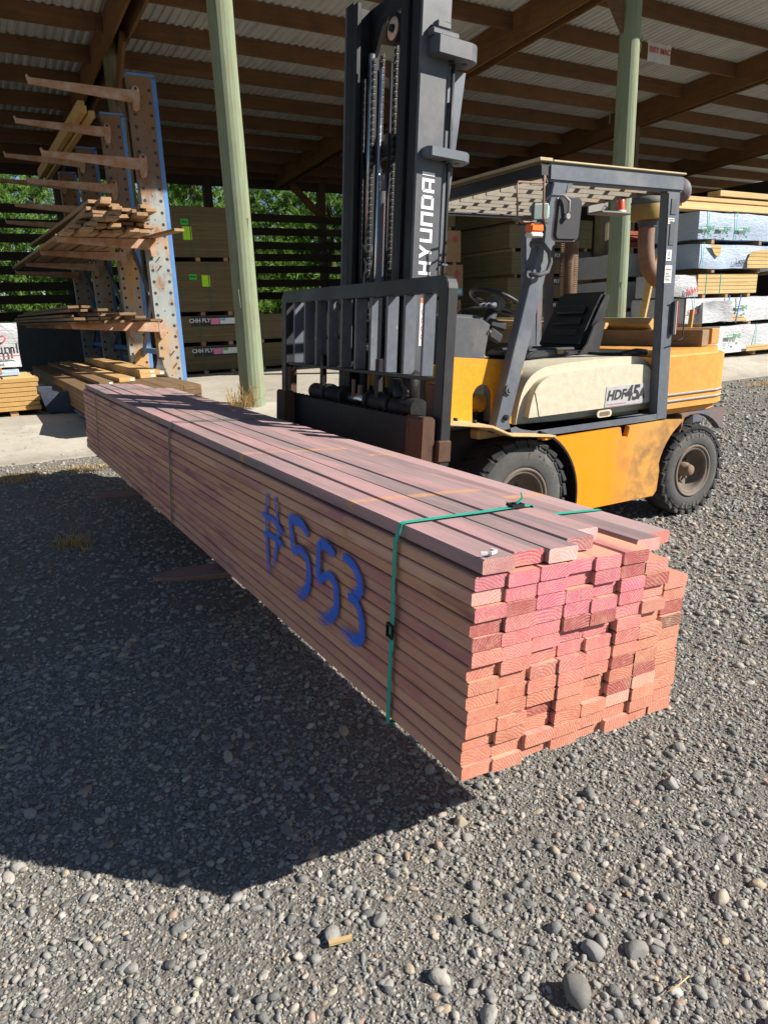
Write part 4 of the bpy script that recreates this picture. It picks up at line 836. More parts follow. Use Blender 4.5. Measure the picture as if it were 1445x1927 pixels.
for a in (20,140,260):
    mb=MB(); mb.beam(SM@Vector((0,0,-.03)),SM@Vector((.18*math.cos(R(a)),.18*math.sin(R(a)),-.002)),.035,.012,ax,.004); fp('wheel_spoke',mb,M['dash_plastic'],sw,False)
mb=MB(); mb.lathe([(.001,.02),(.05,.018),(.065,.0),(.06,-.04),(.04,-.07)],SM,20); fp('horn_pad',mb,M['dash_plastic'],sw,False)
mb=MB(); mb.cyl(C0-ax*.07,C0-ax*.36,.04,.045,n=16); mb.beam(C0-ax*.15+Vector((-.05,-.06,0)),C0-ax*.16+Vector((.10,-.06,-.03)),.05,.06,ax,.015); mb.beam(C0-ax*.22+Vector((-.02,-.07,0)),C0-ax*.24+Vector((.09,-.07,-.04)),.04,.07,ax,.012); fp('steering_column',mb,M['black_label'],None,False)
for k,dy in enumerate((-.02,.02,.06)):
    mb=MB(); p=Vector((2.90,3.70+dy,1.45)); q=Vector((2.86-.01*k,3.60+dy,1.515)); mb.tube([p+Vector((-.14,.05,-.03)),p+Vector((-.12,.0,.04)),q],.006,6); mb.mi=1; mb.cyl(q,q+Vector((.05,-.005,.004)),.013,.016,n=10); fp('control_lever',mb,[M['hose_black'],M['bumper']],None,False)
# exhaust guard (perforated), air cleaner
mb=MB(); uvl=mb.bm.loops.layers.uv.new('UVMap'); n=36; cx,cy,rr=4.345,4.42,.072; z0,z1=1.14,1.985; ring=lambda z:[mb.bm.verts.new((cx+rr*math.cos(2*math.pi*i/n),cy+rr*math.sin(2*math.pi*i/n),z)) for i in range(n)]
a=ring(z0);b=ring(z1)
for i in range(n):
    f=mb.bm.faces.new((a[i],a[(i+1)%n],b[(i+1)%n],b[i])); f.smooth=True
    for l,(u,v) in zip(f.loops,((i,0),(i+1,0),(i+1,1),(i,1))): l[uvl].uv=(u*2*math.pi*rr/n/.0165,v*(z1-z0)/.0143)
fp('exhaust_guard',mb,M['perforated_steel'],None,False)
mb=MB(); mb.cyl((cx,cy,1.1),(cx,cy,2.03),.038,n=16); mb.box(cx-.03,cx+.03,cy-.03,cy+.03,1.0,1.15); fp('exhaust_pipe',mb,M['pipe_brown'],None,False)
for (cx2,dz) in ((4.12,0),(4.235,0)):
    mb=MB(); mb.box(cx2-.03,cx2+.03,4.50,4.545,1.15,2.16,.004); fp('guard_post',mb,M['bumper'],None,False)
ACX,ACY=4.50,3.80
mb=MB(); MX=Matrix.Translation((ACX,ACY,2.09)); mb.lathe([(.001,-.01),(.115,-.008),(.12,.0),(.122,.09),(.118,.10)],MX,32); mb.mi=1; mb.lathe([(.122,.101),(.125,.11),(.11,.145),(.05,.155),(.001,.155)],MX,32); mb.mi=2; mb.lathe([(.065,-.055),(.068,-.012),(.09,-.011)],MX,28); ac=fp('air_cleaner',mb,[M['air_ochre'],M['air_top'],M['dash_plastic']],None,False)
mb=MB(); mb.tube(smooth([(ACX,ACY,2.06),(ACX-.002,ACY,1.95),(ACX+.005,ACY-.005,1.85),(ACX+.03,ACY-.01,1.76),(ACX+.10,ACY-.02,1.68),(ACX+.2,ACY-.02,1.64)],4),.058,16); fp('intake_pipe',mb,M['pipe_brown'],ac,False)
mb=MB(); mb.cyl((ACX+.2,ACY-.02,1.64),(ACX+.2,ACY-.02,1.15),.05,n=14); fp('intake_stand',mb,M['pipe_brown'],ac,False)
# rear work lamp with cobweb-grey shell, tail lamp with frame, beacon on its bracket
mb=MB(); MX=Matrix.Translation((4.165,3.30,2.185))@Matrix.Rotation(R(78),4,'Y'); mb.lathe([(.001,-.04),(.03,-.04),(.06,-.01),(.072,.03),(.075,.05),(.068,.052),(.001,.05)],MX,24); mb.mi=1; mb.cyl((4.10,3.30,2.2),(4.14,3.30,2.19),.015); fp('rear_lamp',mb,[M['bumper'],M['dark_steel']],None,False)
mb=MB(); mb.box(4.065,4.078,3.165,3.19,1.30,1.505,.002); mb.mi=1; mb.box(4.079,4.092,3.163,3.2,1.295,1.51,.003); mb.mi=2; mb.box(4.0925,4.108,3.165,3.21,1.32,1.505,.004); fp('tail_lamp',mb,[M['dash_plastic'],M['grey_stripe'],M['tail_red']],None,False)
mb=MB(); mb.tube([(4.07,3.15,1.525),(4.13,3.15,1.53),(4.142,3.15,1.52),(4.145,3.15,1.28),(4.135,3.15,1.265),(4.07,3.15,1.255)],.0045,6); fp('lamp_frame',mb,M['black_steel'],None,False)
mb=MB(); mb.prism([(3.84,2.07),(4.10,2.07),(4.10,2.205),(4.05,2.205),(4.045,2.18),(4.02,2.165),(3.995,2.18),(3.99,2.205),(3.84,2.205)] if False else [(4.33,2.18),(4.54,2.18),(4.54,2.30),(4.43,2.30),(4.42,2.275),(4.395,2.265),(4.37,2.275),(4.36,2.30),(4.33,2.30)],'y',4.22,4.235,.002)
mb.prism([(4.33,2.18),(4.335,2.168),(4.68,2.166),(4.68,2.18)],'y',4.08,4.235,.002); brk=fp('beacon_bracket',mb,M['bracket_grey'],None,False)
mb=MB(); MX=Matrix.Translation((4.60,4.15,2.181)); mb.lathe([(.042,0),(.042,.015),(.036,.017)],MX,20); mb.mi=1; mb.lathe([(.036,.017),(.034,.04),(.030,.085),(.024,.10),(.001,.102)],MX,20); fp('beacon',mb,[M['white_label'],M['beacon_red']],brk,False)
mb=MB(); mb.tube([(4.56,4.15,2.182),(4.56,4.15,2.29),(4.58,4.15,2.31),(4.63,4.15,2.29),(4.64,4.15,2.182)],.003,5); fp('beacon_guard',mb,M['hose_grey'],brk,False)
# timbers lying across the counterweight: separate things
def lumber(name,p0,p1,wd,h,mat,label,cat,group=None,roll=0,bev=.004):
    p0=Vector(p0);p1=Vector(p1); o=bpy.data.objects.new(name,None); mb=MB(); L=(p1-p0).length; mb.box(-wd/2,wd/2,0,L,-h/2,h/2,bev)
    bpy.data.objects.remove(o); o=obj(name,mb,mat); o.location=p0; d=(p1-p0).normalized(); o.rotation_euler=d.to_track_quat('Y','Z').to_euler(); o.rotation_euler.rotate_axis('Y',roll); return tag(o,label,cat,group) if label else o
G='timbers lying across the forklift counterweight'
lumber('sawn_timber',(4.62,3.32,1.247),(4.35,5.3,1.25),.095,.115,M['grey_beam'],'weathered grey square beam with split end, nearest on the forklift counterweight','timber beam',G)
lumber('sawn_timber',(4.93,3.46,1.247),(4.72,5.5,1.25),.105,.115,M['orange_beam'],'orange stained beam sticking out furthest over the back of the counterweight','timber beam',G)
lumber('sawn_timber',(4.74,3.95,1.34),(4.55,5.9,1.36),.09,.10,M['pole_green'],'greenish treated beam with pale green end lying on top of the counterweight timbers','timber beam',G)
lumber('sawn_timber',(4.575,3.75,1.345),(4.4,5.6,1.355),.07,.07,M['yellow_pine'],'small yellow batten turned on its corner between the counterweight beams','timber beam',G,R(45))
lumber('sawn_timber',(4.44,4.1,1.335),(4.25,6.0,1.39),.10,.05,M['pine'],'pale sawn plank lying highest behind the seat on the counterweight','timber beam',G)
# ------------------------------------------------------------------ open timber shed
SH=thing('timber_shed','open sided timber shed with corrugated iron roof on round poles and slatted back wall','shed',(8,15,FZ))
RM=.06
def rz(y): return 7.1-RM*y          # underside of the purlins
XL,XR,YF,YB=-5.0,30.0,7.55,23.3
mb=MB(); n=int((XR-XL)/.15); prof=[(0,.0),(.35,.0),(.5,.03),(.85,.03)]
rows=[YF-.15,12,18,YB+.35]; grid=[]
for y in rows:
    r=[]
    for i in range(n):
        for fx,h in prof: r.append(mb.bm.verts.new((XL+.15*(i+fx),y,rz(y)+.297+h)))
    grid.append(r)
for a,b in zip(grid,grid[1:]):
    for i in range(len(a)-1): mb.bm.faces.new((a[i],b[i],b[i+1],a[i+1]))
fp2=lambda name,mb,mats,sub=None: part(name,mb,mats,SH,sub)
fp2('roof',mb,M['roof_iron'])
RX=[-3.4,3.2,9.9,16.5,23.1]
ypur=[7.62,8.86,10.23,11.6,12.97,14.35,15.72,17.1,18.5,19.88,21.2,22.45,23.25]
for y in ypur:
    for a,b in zip([XL]+RX,RX+[XR]):
        mb=MB(); z=rz(y); mb.box(max(a+.155,XL) if a!=XL else XL,b-.155 if b!=XR else XR,y-.024,y+.024,z,z+.292,.004); fp2('purlin',mb,M['beam_brown'])
for x in RX:
    for s in (-1,1):
        mb=MB(); xx=x+s*.125; y0,y1=YF,YB; mb.prism([(y0,rz(y0)-.25),(y1,rz(y1)-.25),(y1,rz(y1)+.29),(y0,rz(y0)+.29)],'x',xx-.024,xx+.024,.003); fp2('rafter',mb,M['rafter_brown'])
def pole(x,y,r,mat,z0=FZ-.1,z1=None,seed=0,lean=0):
    rr=random.Random(seed); mb=MB(); z1=z1 or rz(y)+.1; n=20; N=14; rings=[]
    for k in range(N+1):
        t=k/N; rad=r*(1.06-.12*t)*rr.uniform(.985,1.015); cx=x+.012*math.sin(t*5+seed); cy=y+.012*math.cos(t*4+seed)
        rings.append([mb.bm.verts.new((cx+rad*math.cos(2*math.pi*i/n)*(1+.02*math.sin(3*i+seed+k*.4)),cy+rad*math.sin(2*math.pi*i/n),z0+(z1-z0)*t)) for i in range(n)])
    for k in range(N):
        for i in range(n): f=mb.bm.faces.new((rings[k][i],rings[k][(i+1)%n],rings[k+1][(i+1)%n],rings[k+1][i])); f.smooth=True
    mb.bm.faces.new(rings[0][::-1]); mb.bm.faces.new(rings[-1])
    for q in range(4):     # splinters and a long crack
        a=rr.uniform(-2.4,-.6); zz=rr.uniform(1.5,5.5); p=Vector((x+r*math.cos(a),y+r*math.sin(a),zz)); mb.beam(p,p+Vector((.02*math.cos(a),.02*math.sin(a),.22)),.02,.008,(math.cos(a),math.sin(a),0))
    return obj('post',mb,mat,None)
def shedpost(*a,**k):
    o=pole(*a,**k); o.parent=SH; o.location=-SH.location; return o
shedpost(3.2,8.85,.148,M['pole_green'],seed=1); shedpost(9.87,8.9,.165,M['pole_green'],seed=2); shedpost(16.5,8.9,.15,M['pole_green'],seed=3); shedpost(-3.4,8.85,.15,M['pole_green'],seed=4)
shedpost(3.2,14.7,.15,M['pole_weathered'],seed=5); shedpost(9.9,15.2,.15,M['pole_weathered'],seed=6); shedpost(11.95,11.2,.19,M['pole_weathered'],seed=7,z1=3.75); shedpost(16.5,14.6,.19,M['pole_weathered'],seed=8)
for x in (-3.4,3.2,7.5,11.4,16.5,23.1):
    mb=MB(); mb.box(x-.13,x+.13,YB-.12,YB+.12,FZ-.05,rz(YB),.02); fp2('post',mb,M['post_dark'])
for p0,p1 in (((9.87,8.93,5.55),(9.05,8.93,6.5)),((11.4,23.2,4.6),(10.3,23.2,5.6)),((3.2,14.75,5.2),(3.2,13.6,6.0))):
    mb=MB(); mb.beam(p0,p1,.06,.24,(0,0,1),.004); fp2('knee_brace',mb,M['beam_brown'])
mb=MB(); mb.box(XL,XR,YB-.07,YB-.02,rz(YB)-.28,rz(YB)+.02,.004); fp2('eave_beam',mb,M['slat_dark'])
r=random.Random(11)
for k in range(10):
    z=4.42-.405*k
    for x0,x1 in ((-5,3.2),(3.2,7.5),(7.5,11.4),(11.4,16.5)):
        if x0>3 and x1<11.5 and k in (7,): continue
        mb=MB(); zz=z+r.uniform(-.02,.02); z2=zz+r.uniform(-.03,.03); mb.prism([(x0+.005,zz),(x1-.005,z2),(x1-.005,z2+.235),(x0+.005,zz+.235)],'y',YB-.20,YB-.165,.003); fp2('wall_slat',mb,M['slat_dark'])
mb=MB(); mb.box(16.5,XR,YB-.17,YB-.13,FZ,rz(YB)-.2); fp2('back_wall',mb,M['slat_dark'])
mb=MB(); mb.box(25.5,25.55,9.5,YB-.2,FZ,rz(23)-.2); fp2('end_wall',mb,M['slat_dark'])
mb=MB(); mb.box(XL,3.2,18.9,19.0,FZ,1.44,.01); mb.mi=0; o=obj('concrete_wall',mb,M['grey_wall']); tag(o,'low dark grey concrete wall standing behind the cantilever rack','wall')
# banners pinned to the purlins
def banner(x0,x1,y,z0,z1,label,lines,seed):
    mb=MB(); rr=random.Random(seed); n=12; rows=[]
    for k in range(4):
        rows.append([mb.bm.verts.new((x0+(x1-x0)*i/n,y-.012*math.sin(i*1.3+k)-.01,z1-(z1-z0)*k/3*(1+(.025*math.sin(i*2.1) if k==3 else 0)))) for i in range(n+1)])
    for a,b in zip(rows,rows[1:]):
        for i in range(n): f=mb.bm.faces.new((a[i],b[i],b[i+1],a[i+1])); f.smooth=True
    o=obj('banner',mb,M['banner_cloth'],None,at=(x0,y,z0)); tag(o,label,'banner','banners hung under the shed roof')
    for t,zz,sz in lines:
        mb=MB(); mb.addmesh(text_mesh(t,sz,.003,0,.002),frame(((x0+x1)/2,y-.032,zz),(1,0,0),(0,0,1))); tx=obj('banner_lettering',mb,M['red_ink'],None,at=(x0,y,z0)); tx.location=(0,0,0); tx.parent=o
banner(11.76,12.40,10.19,5.78,6.10,'small pale banner with red lettering on a purlin right of the right hand pole',[('DRY MAC',5.97,.13)],1)
banner(6.15,7.15,10.19,6.20,6.62,'pale banner with red lettering at the top edge beside the mast',[('DRY MAC',6.36,.19)],2)
# ------------------------------------------------------------------ cantilever rack
RK=thing('cantilever_rack','blue and rusty cantilever rack with punched columns and rusty arms stacked with boards','rack',(2.7,14,FZ))
rp=lambda n,mb,m,sub=None: part(n,mb,m,RK,sub)
CYS=[10.9,13.0,15.6,18.2]; ZT=4.66; RXa,RXb=2.56,2.87
for ci,y in enumerate(CYS):
    mb=MB(); mb.box(RXa,RXb,y,y+.012,FZ+.012,ZT,.002); mb.box(RXa,RXa+.012,y+.0125,y+.16,FZ+.012,ZT,.002); mb.box(RXb-.012,RXb,y+.0125,y+.16,FZ+.012,ZT,.002); mb.mi=1; mb.box(RXb+.0005,RXb+.062,y+.003,y+.012,FZ+.012,ZT-.02,.002); mb.box(RXa,RXb+.05,y+.002,y+.16,ZT+.0005,ZT+.03,.002)
    mb.mi=2; z=.62; k=0
    while z<ZT-.1:
        for xx,rr in ((RXa+.045,.023),(RXb-.045,.023)): mb.cyl((xx,y-.0012,z),(xx,y+.004,z),rr,n=12)
        if k%2==0: mb.cyl(((RXa+RXb)/2,y-.0012,z+.06),((RXa+RXb)/2,y+.004,z+.06),.010,n=8)
        z+=.155; k+=1
    c=rp('column',mb,[M['rack_face'],M['rack_blue'],M['dark_ink']])
    for k,(z,x) in enumerate(((1.0,.04),(.82,.06),(2.32,-.02),(2.2,-.01))):
        if ci==0:
            mb=MB(); cxm=(RXa+RXb)/2+x; mb.beam((cxm-.03,y-.006,z-.03),(cxm+.03,y-.012,z+.035),.012,.012,(0,-1,0)); rp('arm_bolt',mb,M['rust_steel'],c)
    mb=MB(); mb.box(1.5,2.95,y+.03,y+.15,FZ+.013,FZ+.09,.01); rp('base_beam',mb,M['rack_blue'])
    for z,L in ((4.40,1.24),(3.57,1.20),(2.53,1.17),(1.40,1.14)):
        if ci==0 or z<4.5:
            mb=MB(); x1=RXa+.02; yy=y-.05
            mb.prism([(x1,z+.055),(x1-L,z+.062),(x1-L-.03,z+.10),(x1-L-.04,z+.09),(x1-L-.02,z-.0),(x1-.02,z-.085),(x1,z-.085)],'y',yy-.035,yy+.035,.005)
            a=rp('arm',mb,M['arm_rust']); mb=MB(); mb.prism(arc(x1+.045,z+.06,.05,0,180,8)+[(x1-.005,z-.05)]+arc(x1+.04,z-.15,.035,180,360,6)+[(x1+.095,z-.05)],'y',yy-.04,y-.004,.004); mb.mi=1; mb.cyl((x1+.045,yy-.055,z+.075),(x1+.045,yy-.039,z+.075),.02,n=6); rp('arm_hook',mb,[M['arm_rust'],M['rust_steel']],a)
for a,b in zip(CYS,CYS[1:]):
    for (za,zb) in ((.9,2.6),(2.6,.9)):
        mb=MB(); mb.beam((2.80+(.02 if za<zb else -.02),a+.16,za),(2.80+(.02 if za<zb else -.02),b,zb),.05,.05); rp('rack_brace',mb,M['bumper'])
    mb=MB(); mb.box(2.76,2.84,a+.16,b,.95,1.03); rp('rack_brace',mb,M['rack_blue'])
G1='long timbers on the upper rack arms'
for k,(x,z) in enumerate(((2.17,4.555),(2.29,4.515),(2.175,4.655))):
    lumber('sawn_timber',(x,12.15+.08*k,z-.06+.0),(x-.03,17.9,z-.06),.092,.092 if k else .09,M['yellow_pine'],['left one of the three yellow beams with marked ends on the upper rack arms','right one of the three yellow beams on the upper rack arms','uppermost of the three yellow beams on the upper rack arms'][k],'timber',G1)
r=random.Random(21); G2='boards piled on the third row of rack arms'
zt=2.595
desc=['bottom','second','third','fourth','fifth']
W7=['first','second','third','fourth','fifth','sixth','seventh','eighth']
for lay in range(8):
    nb=(7,7,6,6,5,5,3,2)[lay]; off=r.uniform(-.05,.05)
    for k in range(nb):
        x=2.42-.148*k+r.uniform(-.02,.02)+off-(.06*lay if lay>5 else 0); yn=10.15+r.uniform(-.4,.3)+.06*lay
        lumber('sawn_board',(x,yn,zt+.024),(x+r.uniform(-.2,.06),16.5+r.uniform(-1,1.5),zt+.024),r.uniform(.12,.145),.045,M['old_board'],'%s board from right, %s layer up of the pile on third rack arms'%(W7[k],W7[lay]),'board',G2,r.uniform(-.03,.03))
    zt+=.050+r.uniform(0,.012)
lumber('sawn_board',(2.78,9.95,2.62),(2.2,13.4,2.62),.14,.036,M['old_board'],'loose board sticking out to the right past the front rack column','board',G2)
G3='boards piled on the lowest rack arms'; zt=1.465
for lay in range(5):
    for k in range((6,5,5,3,2)[lay]):
        x=1.42+.19*k+r.uniform(-.05,.05); yn=10.45+r.uniform(-.4,.5); 
        lumber('sawn_board',(x,yn,zt+.02),(x-.2+r.uniform(-.25,.1),16+r.uniform(-1.5,1),zt+.02),.14,.036,M['deck_wood'],'%s board from left, %s layer of boards on lowest rack arms'%(['first','second','third','fourth','fifth','sixth'][k],['bottom','second','third','fourth','top'][lay]),'board',G3,r.uniform(-.06,.06))
    zt+=.045+r.uniform(0,.02)
# long pack and planks on the base beams
PKt=thing('timber_pack','long dark brown pack of deck boards lying at the foot of the rack','timber pack',(1.7,11,.56))
for k in range(5):
    for q in range(6):
        mb=MB(); x=1.10+.205*q; mb.box(x,x+.20,8.05+r.uniform(0,.05),14.2,.502+.054*k,.554+.054*k,.003); part('pack_board',mb,M['deck_wood'],PKt)
for yb in (9.8,11.3,13.6):
    mb=MB(); mb.box(1.1,2.3,yb,yb+.09,FZ+.014,.500); part('bearer',mb,M['old_board'],PKt)
G4='planks laid on the pack at the rack foot'
zz=.772+.0265
for x,y,dx,wd,hh,l,zo in ((1.72,9.1,-.1,.19,.05,'pale plank with white end tag lying left of the stacked pair by the rack foot',0),(2.06,9.5,.0,.20,.052,'lower plank of the stacked pair at the foot of the front rack column',0),(2.06,9.52,.0,.20,.052,'upper plank of the stacked pair at the foot of the front rack column',.053),(2.27,9.9,.05,.19,.05,'plank beside the stacked pair nearest the rack column',0),(1.42,8.75,.0,.16,.045,'dark plank with grey tag on the long pack nearest the bundle',0)):
    o=lumber('sawn_plank',(x,y,zz+zo),(x+dx,14.0,zz+zo),wd,hh,M['pine' if 'pale' in l or 'pair' in l else 'deck_wood'],l,'plank',G4)
    mb=MB(); mb.box(wd*.18,wd*.42,-.0015,.0,-.014,.014); t=obj('end_tag',mb,M['white_label']); t.parent=o
mb=MB(); mb=rippled(2.38,2.53,10.4,10.6,FZ+.2,.98,.045,77,9); tag(obj('plastic_bag',mb,M['black_plastic']),'crumpled black plastic bag at the foot of the front rack column','bag')
mb=MB(); mb.prism([(1.16,FZ-.1),(1.9,FZ-.1),(1.94,.475),(1.12,.475)],'y',8.45,9.1,.02); mb.box(1.08,1.98,8.40,9.15,.4755,.499,.006); tag(obj('storage_bin',mb,M['bin_blue']),'dark blue plastic bin under the end of the long timber pack','bin')
mb=MB(); mb=rippled(.82,1.3,9.6,11.2,FZ+.013,FZ+.26,.03,78,14); tag(obj('tarpaulin',mb,M['tarp']),'crumpled blue grey tarpaulin on the slab beside the yellow timber pack','tarpaulin')
# ------------------------------------------------------------------ packs
def bands_on(root,x0,x1,y0,y1,z0,z1,xs,mat='strap_dark',wd=.016,part_=part):
    for x in xs:
        mb=MB(); e=.004; mb.box(x,x+wd,y0-e-.002,y0-e,z0-.002,z1+e); mb.box(x,x+wd,y0-e-.002,y1+e,z1+e,z1+e+.002); part_('strap',mb,M[mat],root)
def pack(x0,x1,y0,y1,z0,z1,mat,label,group,straps=(),sm='strap_dark',bear=True,mat2=None,wrapped=False,seed=0,name='timber_pack',cat='timber pack'):
    root=thing(name,label,cat,((x0+x1)/2,(y0+y1)/2,z0),group)
    if wrapped: mb=rippled(x0,x1,y0,y1,z0,z1,seed=seed)
    else: mb=MB(); mb.box(x0,x1,y0,y1,z0,z1,.006)
    b=part('wrapping' if wrapped else 'stacked_boards',mb,M[mat],root)
    if straps: bands_on(root,x0-(.02 if wrapped else 0),x1,y0-(.025 if wrapped else 0),y1,z0,z1+(.02 if wrapped else 0),straps,sm)
    if bear:
        for t in (.12,.5,.88):
            mb=MB(); xb=x0+(x1-x0)*t; mb.box(xb-.045,xb+.045,y0+.01,y1-.01,z0-.075,z0-.001,.004); part('bearer',mb,M['old_board'],root)
    return root
def label_on(root,x0,x1,z0,z1,y,mat,name='label'): 
    mb=MB(); mb.box(x0,x1,y-.003,y,z0,z1); return part(name,mb,M[mat],root)
def words_on(root,t,x,z,y,size,mat,off=.002,shear=0,tilt=0):
    mb=MB(); mb.addmesh(text_mesh(t,size,off,shear,.001),frame((x,y,z),(1,0,tilt),(0,0,1))); return part('lettering',mb,M[mat],root)
GP='plywood packs stacked behind the rack'
zs=[(.47,.95),(1.03,1.53),(1.61,2.54),(2.62,3.53)]
lab=['bottom plywood pack with black label band in the stack behind the left pole','second plywood pack from the floor, with black label band, behind the left pole','plywood pack with green tags just under the topmost behind the left pole','topmost plywood pack with green and lime tags behind the rack']
for k,(a,b) in enumerate(zs):
    x0,x1=(3.55,5.02) if k>1 else (3.5,4.98)
    p=pack(x0,x1,14.25,16.7,a,b,'ply_face',lab[k],GP,(4.18,) if k!=2 else (4.45,),'strap_dark' if k<2 else 'strap_dark')
    if k<2:
        label_on(p,4.02,5.0 if k>1 else 4.975,b-.20,b-.01,14.25,'black_label','label_band'); words_on(p,'CHH PLY',4.20,b-.09,14.244,.105,'white_label',.003)
        label_on(p,4.42,4.60,b-.165,b-.05,14.246,'pink_label'); label_on(p,4.61,4.93,b-.165,b-.05,14.246,'white_label'); label_on(p,4.62,4.72,b-.10,b-.055,14.2425,'green_label' if k==0 else 'cyan_label')
    else:
        xx=4.02 if k==3 else 4.08
        label_on(p,xx,xx+.14,b-.33,b-.23,14.25,'green_label'); words_on(p,'PINE',xx+.07,b-.28,14.246,.05,'dark_ink'); label_on(p,xx+(.02 if k==3 else .24),xx+(.19 if k==3 else .40),b-.60 if k==3 else b-.46,b-.36 if k==3 else b-.25,14.25,'lime_label')
for k,(a,b) in enumerate(((.47,.95),(1.03,1.53))):
    pack(5.10,8.3,14.3,16.8,a,b,'ply_face',['lower','upper'][k]+' of the two long plywood packs behind the right side of the left pole',GP,(5.5,7.6))
GC='brown wrapped cartons of timber behind the mast'
for k,(a,b) in enumerate(((.47,1.02),(1.08,1.72),(1.80,2.52),(2.58,3.28))):
    x1=10.72-.06*(k%2); p=pack(9.05+.05*k,x1,14.4,15.6,a,b,'carton',['bottom','second','third','topmost'][k]+' brown board pack with red dot in the stack behind the mast',GC,(10.0,),'strap_dark',True,wrapped=False)
    mb=MB(); mb.cyl((x1-.17,14.394,b-.2),(x1-.17,14.3985,b-.2),.075,n=16); part('dot_mark',mb,M['red_ink'],p)
    if k in (0,2): label_on(p,x1-.28,x1-.02,a+.03,a+.19,14.397,'cyan_label'); label_on(p,x1-.24,x1-.06,a+.06,a+.15,14.3935,'white_label')
pack(9.2,10.5,14.4,16,3.36,4.1,'ply_face','olive timber pack topmost above the brown packs behind the mast',GC,(9.7,))
GT='olive timber packs stacked behind the overhead guard'
for k in range(6):
    a=.47+.60*k; sh=(.0,.05,-.04,.08,.0,.1)[k]
    pack(11.72+sh,12.95,13.9,16.2,a,a+.52,'ply_light',['bottom','second','third','fourth','fifth','topmost'][k]+' olive timber pack, counted from the floor, in the stack behind the steering wheel',GT,(12.35,),'strap_green')
GK='label banded plywood packs behind the seat'
for k,(a,b) in enumerate(((.47,1.0),(1.08,1.62),(1.70,2.22),(2.30,2.84),(2.92,3.6))):
    p=pack(13.05,14.75,14.2,16.5,a,b,'ply_face',['bottom','second','third','fourth','topmost'][k]+' plywood pack, counted from the floor, in the stack seen behind the mirror',GK,(13.5,14.35),'strap_dark')
    if 0<k<4: label_on(p,13.06,14.74,b-.2,b-.01,14.2,'black_label','label_band'); words_on(p,'CHH PLY',13.40,b-.10,14.194,.12,'white_label',.003); label_on(p,13.85,14.15,b-.17,b-.03,14.196,'white_label')
# right-hand stack
GW='wrapped timber packs by the right hand pole'
def pine_logo(root,x,z,y,s=1,txt=True):
    mb=MB(); mb.box(x,x+.22*s,y-.002,y,z,z+.085*s); lg=part('logo',mb,M['green_ink'],root); mb=MB(); mb.box(x+.012*s,x+.205*s,y-.004,y-.002,z+.03*s,z+.07*s); part('logo_window',mb,M['wrap_white'],root,lg)
    words_on(root,'PINE',x+.35*s,z+.042*s,y-.001,.15*s,'green_ink',.0025)
    if txt:
        for q,t in enumerate(('-----','----','---')): words_on(root,t,x+.085*s,z-.045*s-.05*s*q,y-.001,.075*s,'dark_ink',.002)
        words_on(root,'4.8',x+.36*s,z-.12*s,y-.001,.07*s,'green_ink',.004)
yW=8.905
def tear(root,pts,y,mat='stack_face'):
    mb=MB(); mb.prism(pts,'y',y-.004,y); return part('exposed_boards',mb,M[mat],root)
p=pack(11.97,15.8,8.95,10.2,2.60,3.07,'wrap_blue','topmost blue white wrapped pack with a row of green logos on the right stack',GW,(12.20,13.02),'strap_green',True,wrapped=True,seed=1)
for x in (11.99,12.48,13.06): pine_logo(p,x,2.75,yW,.75)
p=pack(12.06,15.8,8.95,10.2,2.09,2.52,'wrap_blue','torn blue white wrapped pack showing bare timber, second from the top of the right stack',GW,(12.12,),'strap_green',True,wrapped=True,seed=2)
tear(p,[(12.28,2.51),(12.60,2.50),(12.60,2.34),(12.52,2.28),(12.40,2.36)],8.90); tear(p,[(13.45,2.09),(13.44,2.25),(13.52,2.38),(13.75,2.43),(15.7,2.44),(15.7,2.09)],8.90); words_on(p,'Lumber',13.28,2.22,8.90,.13,'dark_ink',.001)
p=pack(12.12,13.95,8.98,10.2,1.63,1.99,'stack_face','unwrapped pack of bright yellow timber with two green straps in the right stack',GW,(12.36,12.78),'strap_green',True,name='timber_pack')
mb=MB(); mb.box(12.113,12.1195,8.99,10.19,1.64,1.985); part('board_ends',mb,M['stack_end'],p)
p=pack(11.80,15.8,8.95,10.2,1.10,1.56,'wrap_white','white wrapped pack with loose torn flap and blue strap under the yellow timber',GW,(11.98,),'strap_green',True,wrapped=True,seed=3)
for x in (13.0,13.35): 
    mb=MB(); mb.beam((x,8.895,1.60),(x-.1,8.89,1.08),.03,.003,(0,-1,0)); part('blue_strap',mb,M['strap_blue'],p)
pine_logo(p,13.22,1.33,8.90,.75); tear(p,[(13.02,1.10),(13.02,1.22),(13.25,1.24),(13.6,1.15),(13.6,1.10)],8.90); words_on(p,'Lumber',11.98,1.32,8.90,.12,'red_ink',.001)
mb=rippled(12.1,12.95,8.80,8.93,1.12,1.50,.03,9,8); part('loose_flap',mb,M['wrap_grey'],p)
p=pack(12.35,15.8,8.95,10.2,.50,1.02,'wrap_white','bottom white wrapped pack with one green logo on the slab, in the right stack',GW,(14.0,),'strap_green',True,wrapped=True,seed=4)
pine_logo(p,13.05,.78,8.90,.85); tear(p,[(13.7,.5),(13.7,.62),(15.8,.6),(15.8,.5)],8.90)
GB='grey wrapped packs behind the right stack'
for k,(x0,a,b,l) in enumerate(((11.55,2.02,2.46,'grey wrapped pack end seen just behind the rear guard pillar, highest of three'),(11.6,1.42,1.94,'grey bulging wrapped pack, middle of three behind the rear guard pillar'),(11.45,.75,1.34,'light grey wrapped pack, lowest of three behind the rear guard pillar'))):
    pack(x0,14,10.45,11.6,a,b,'wrap_grey' if k!=2 else 'wrap_white',l,GB,(),wrapped=True,seed=20+k)
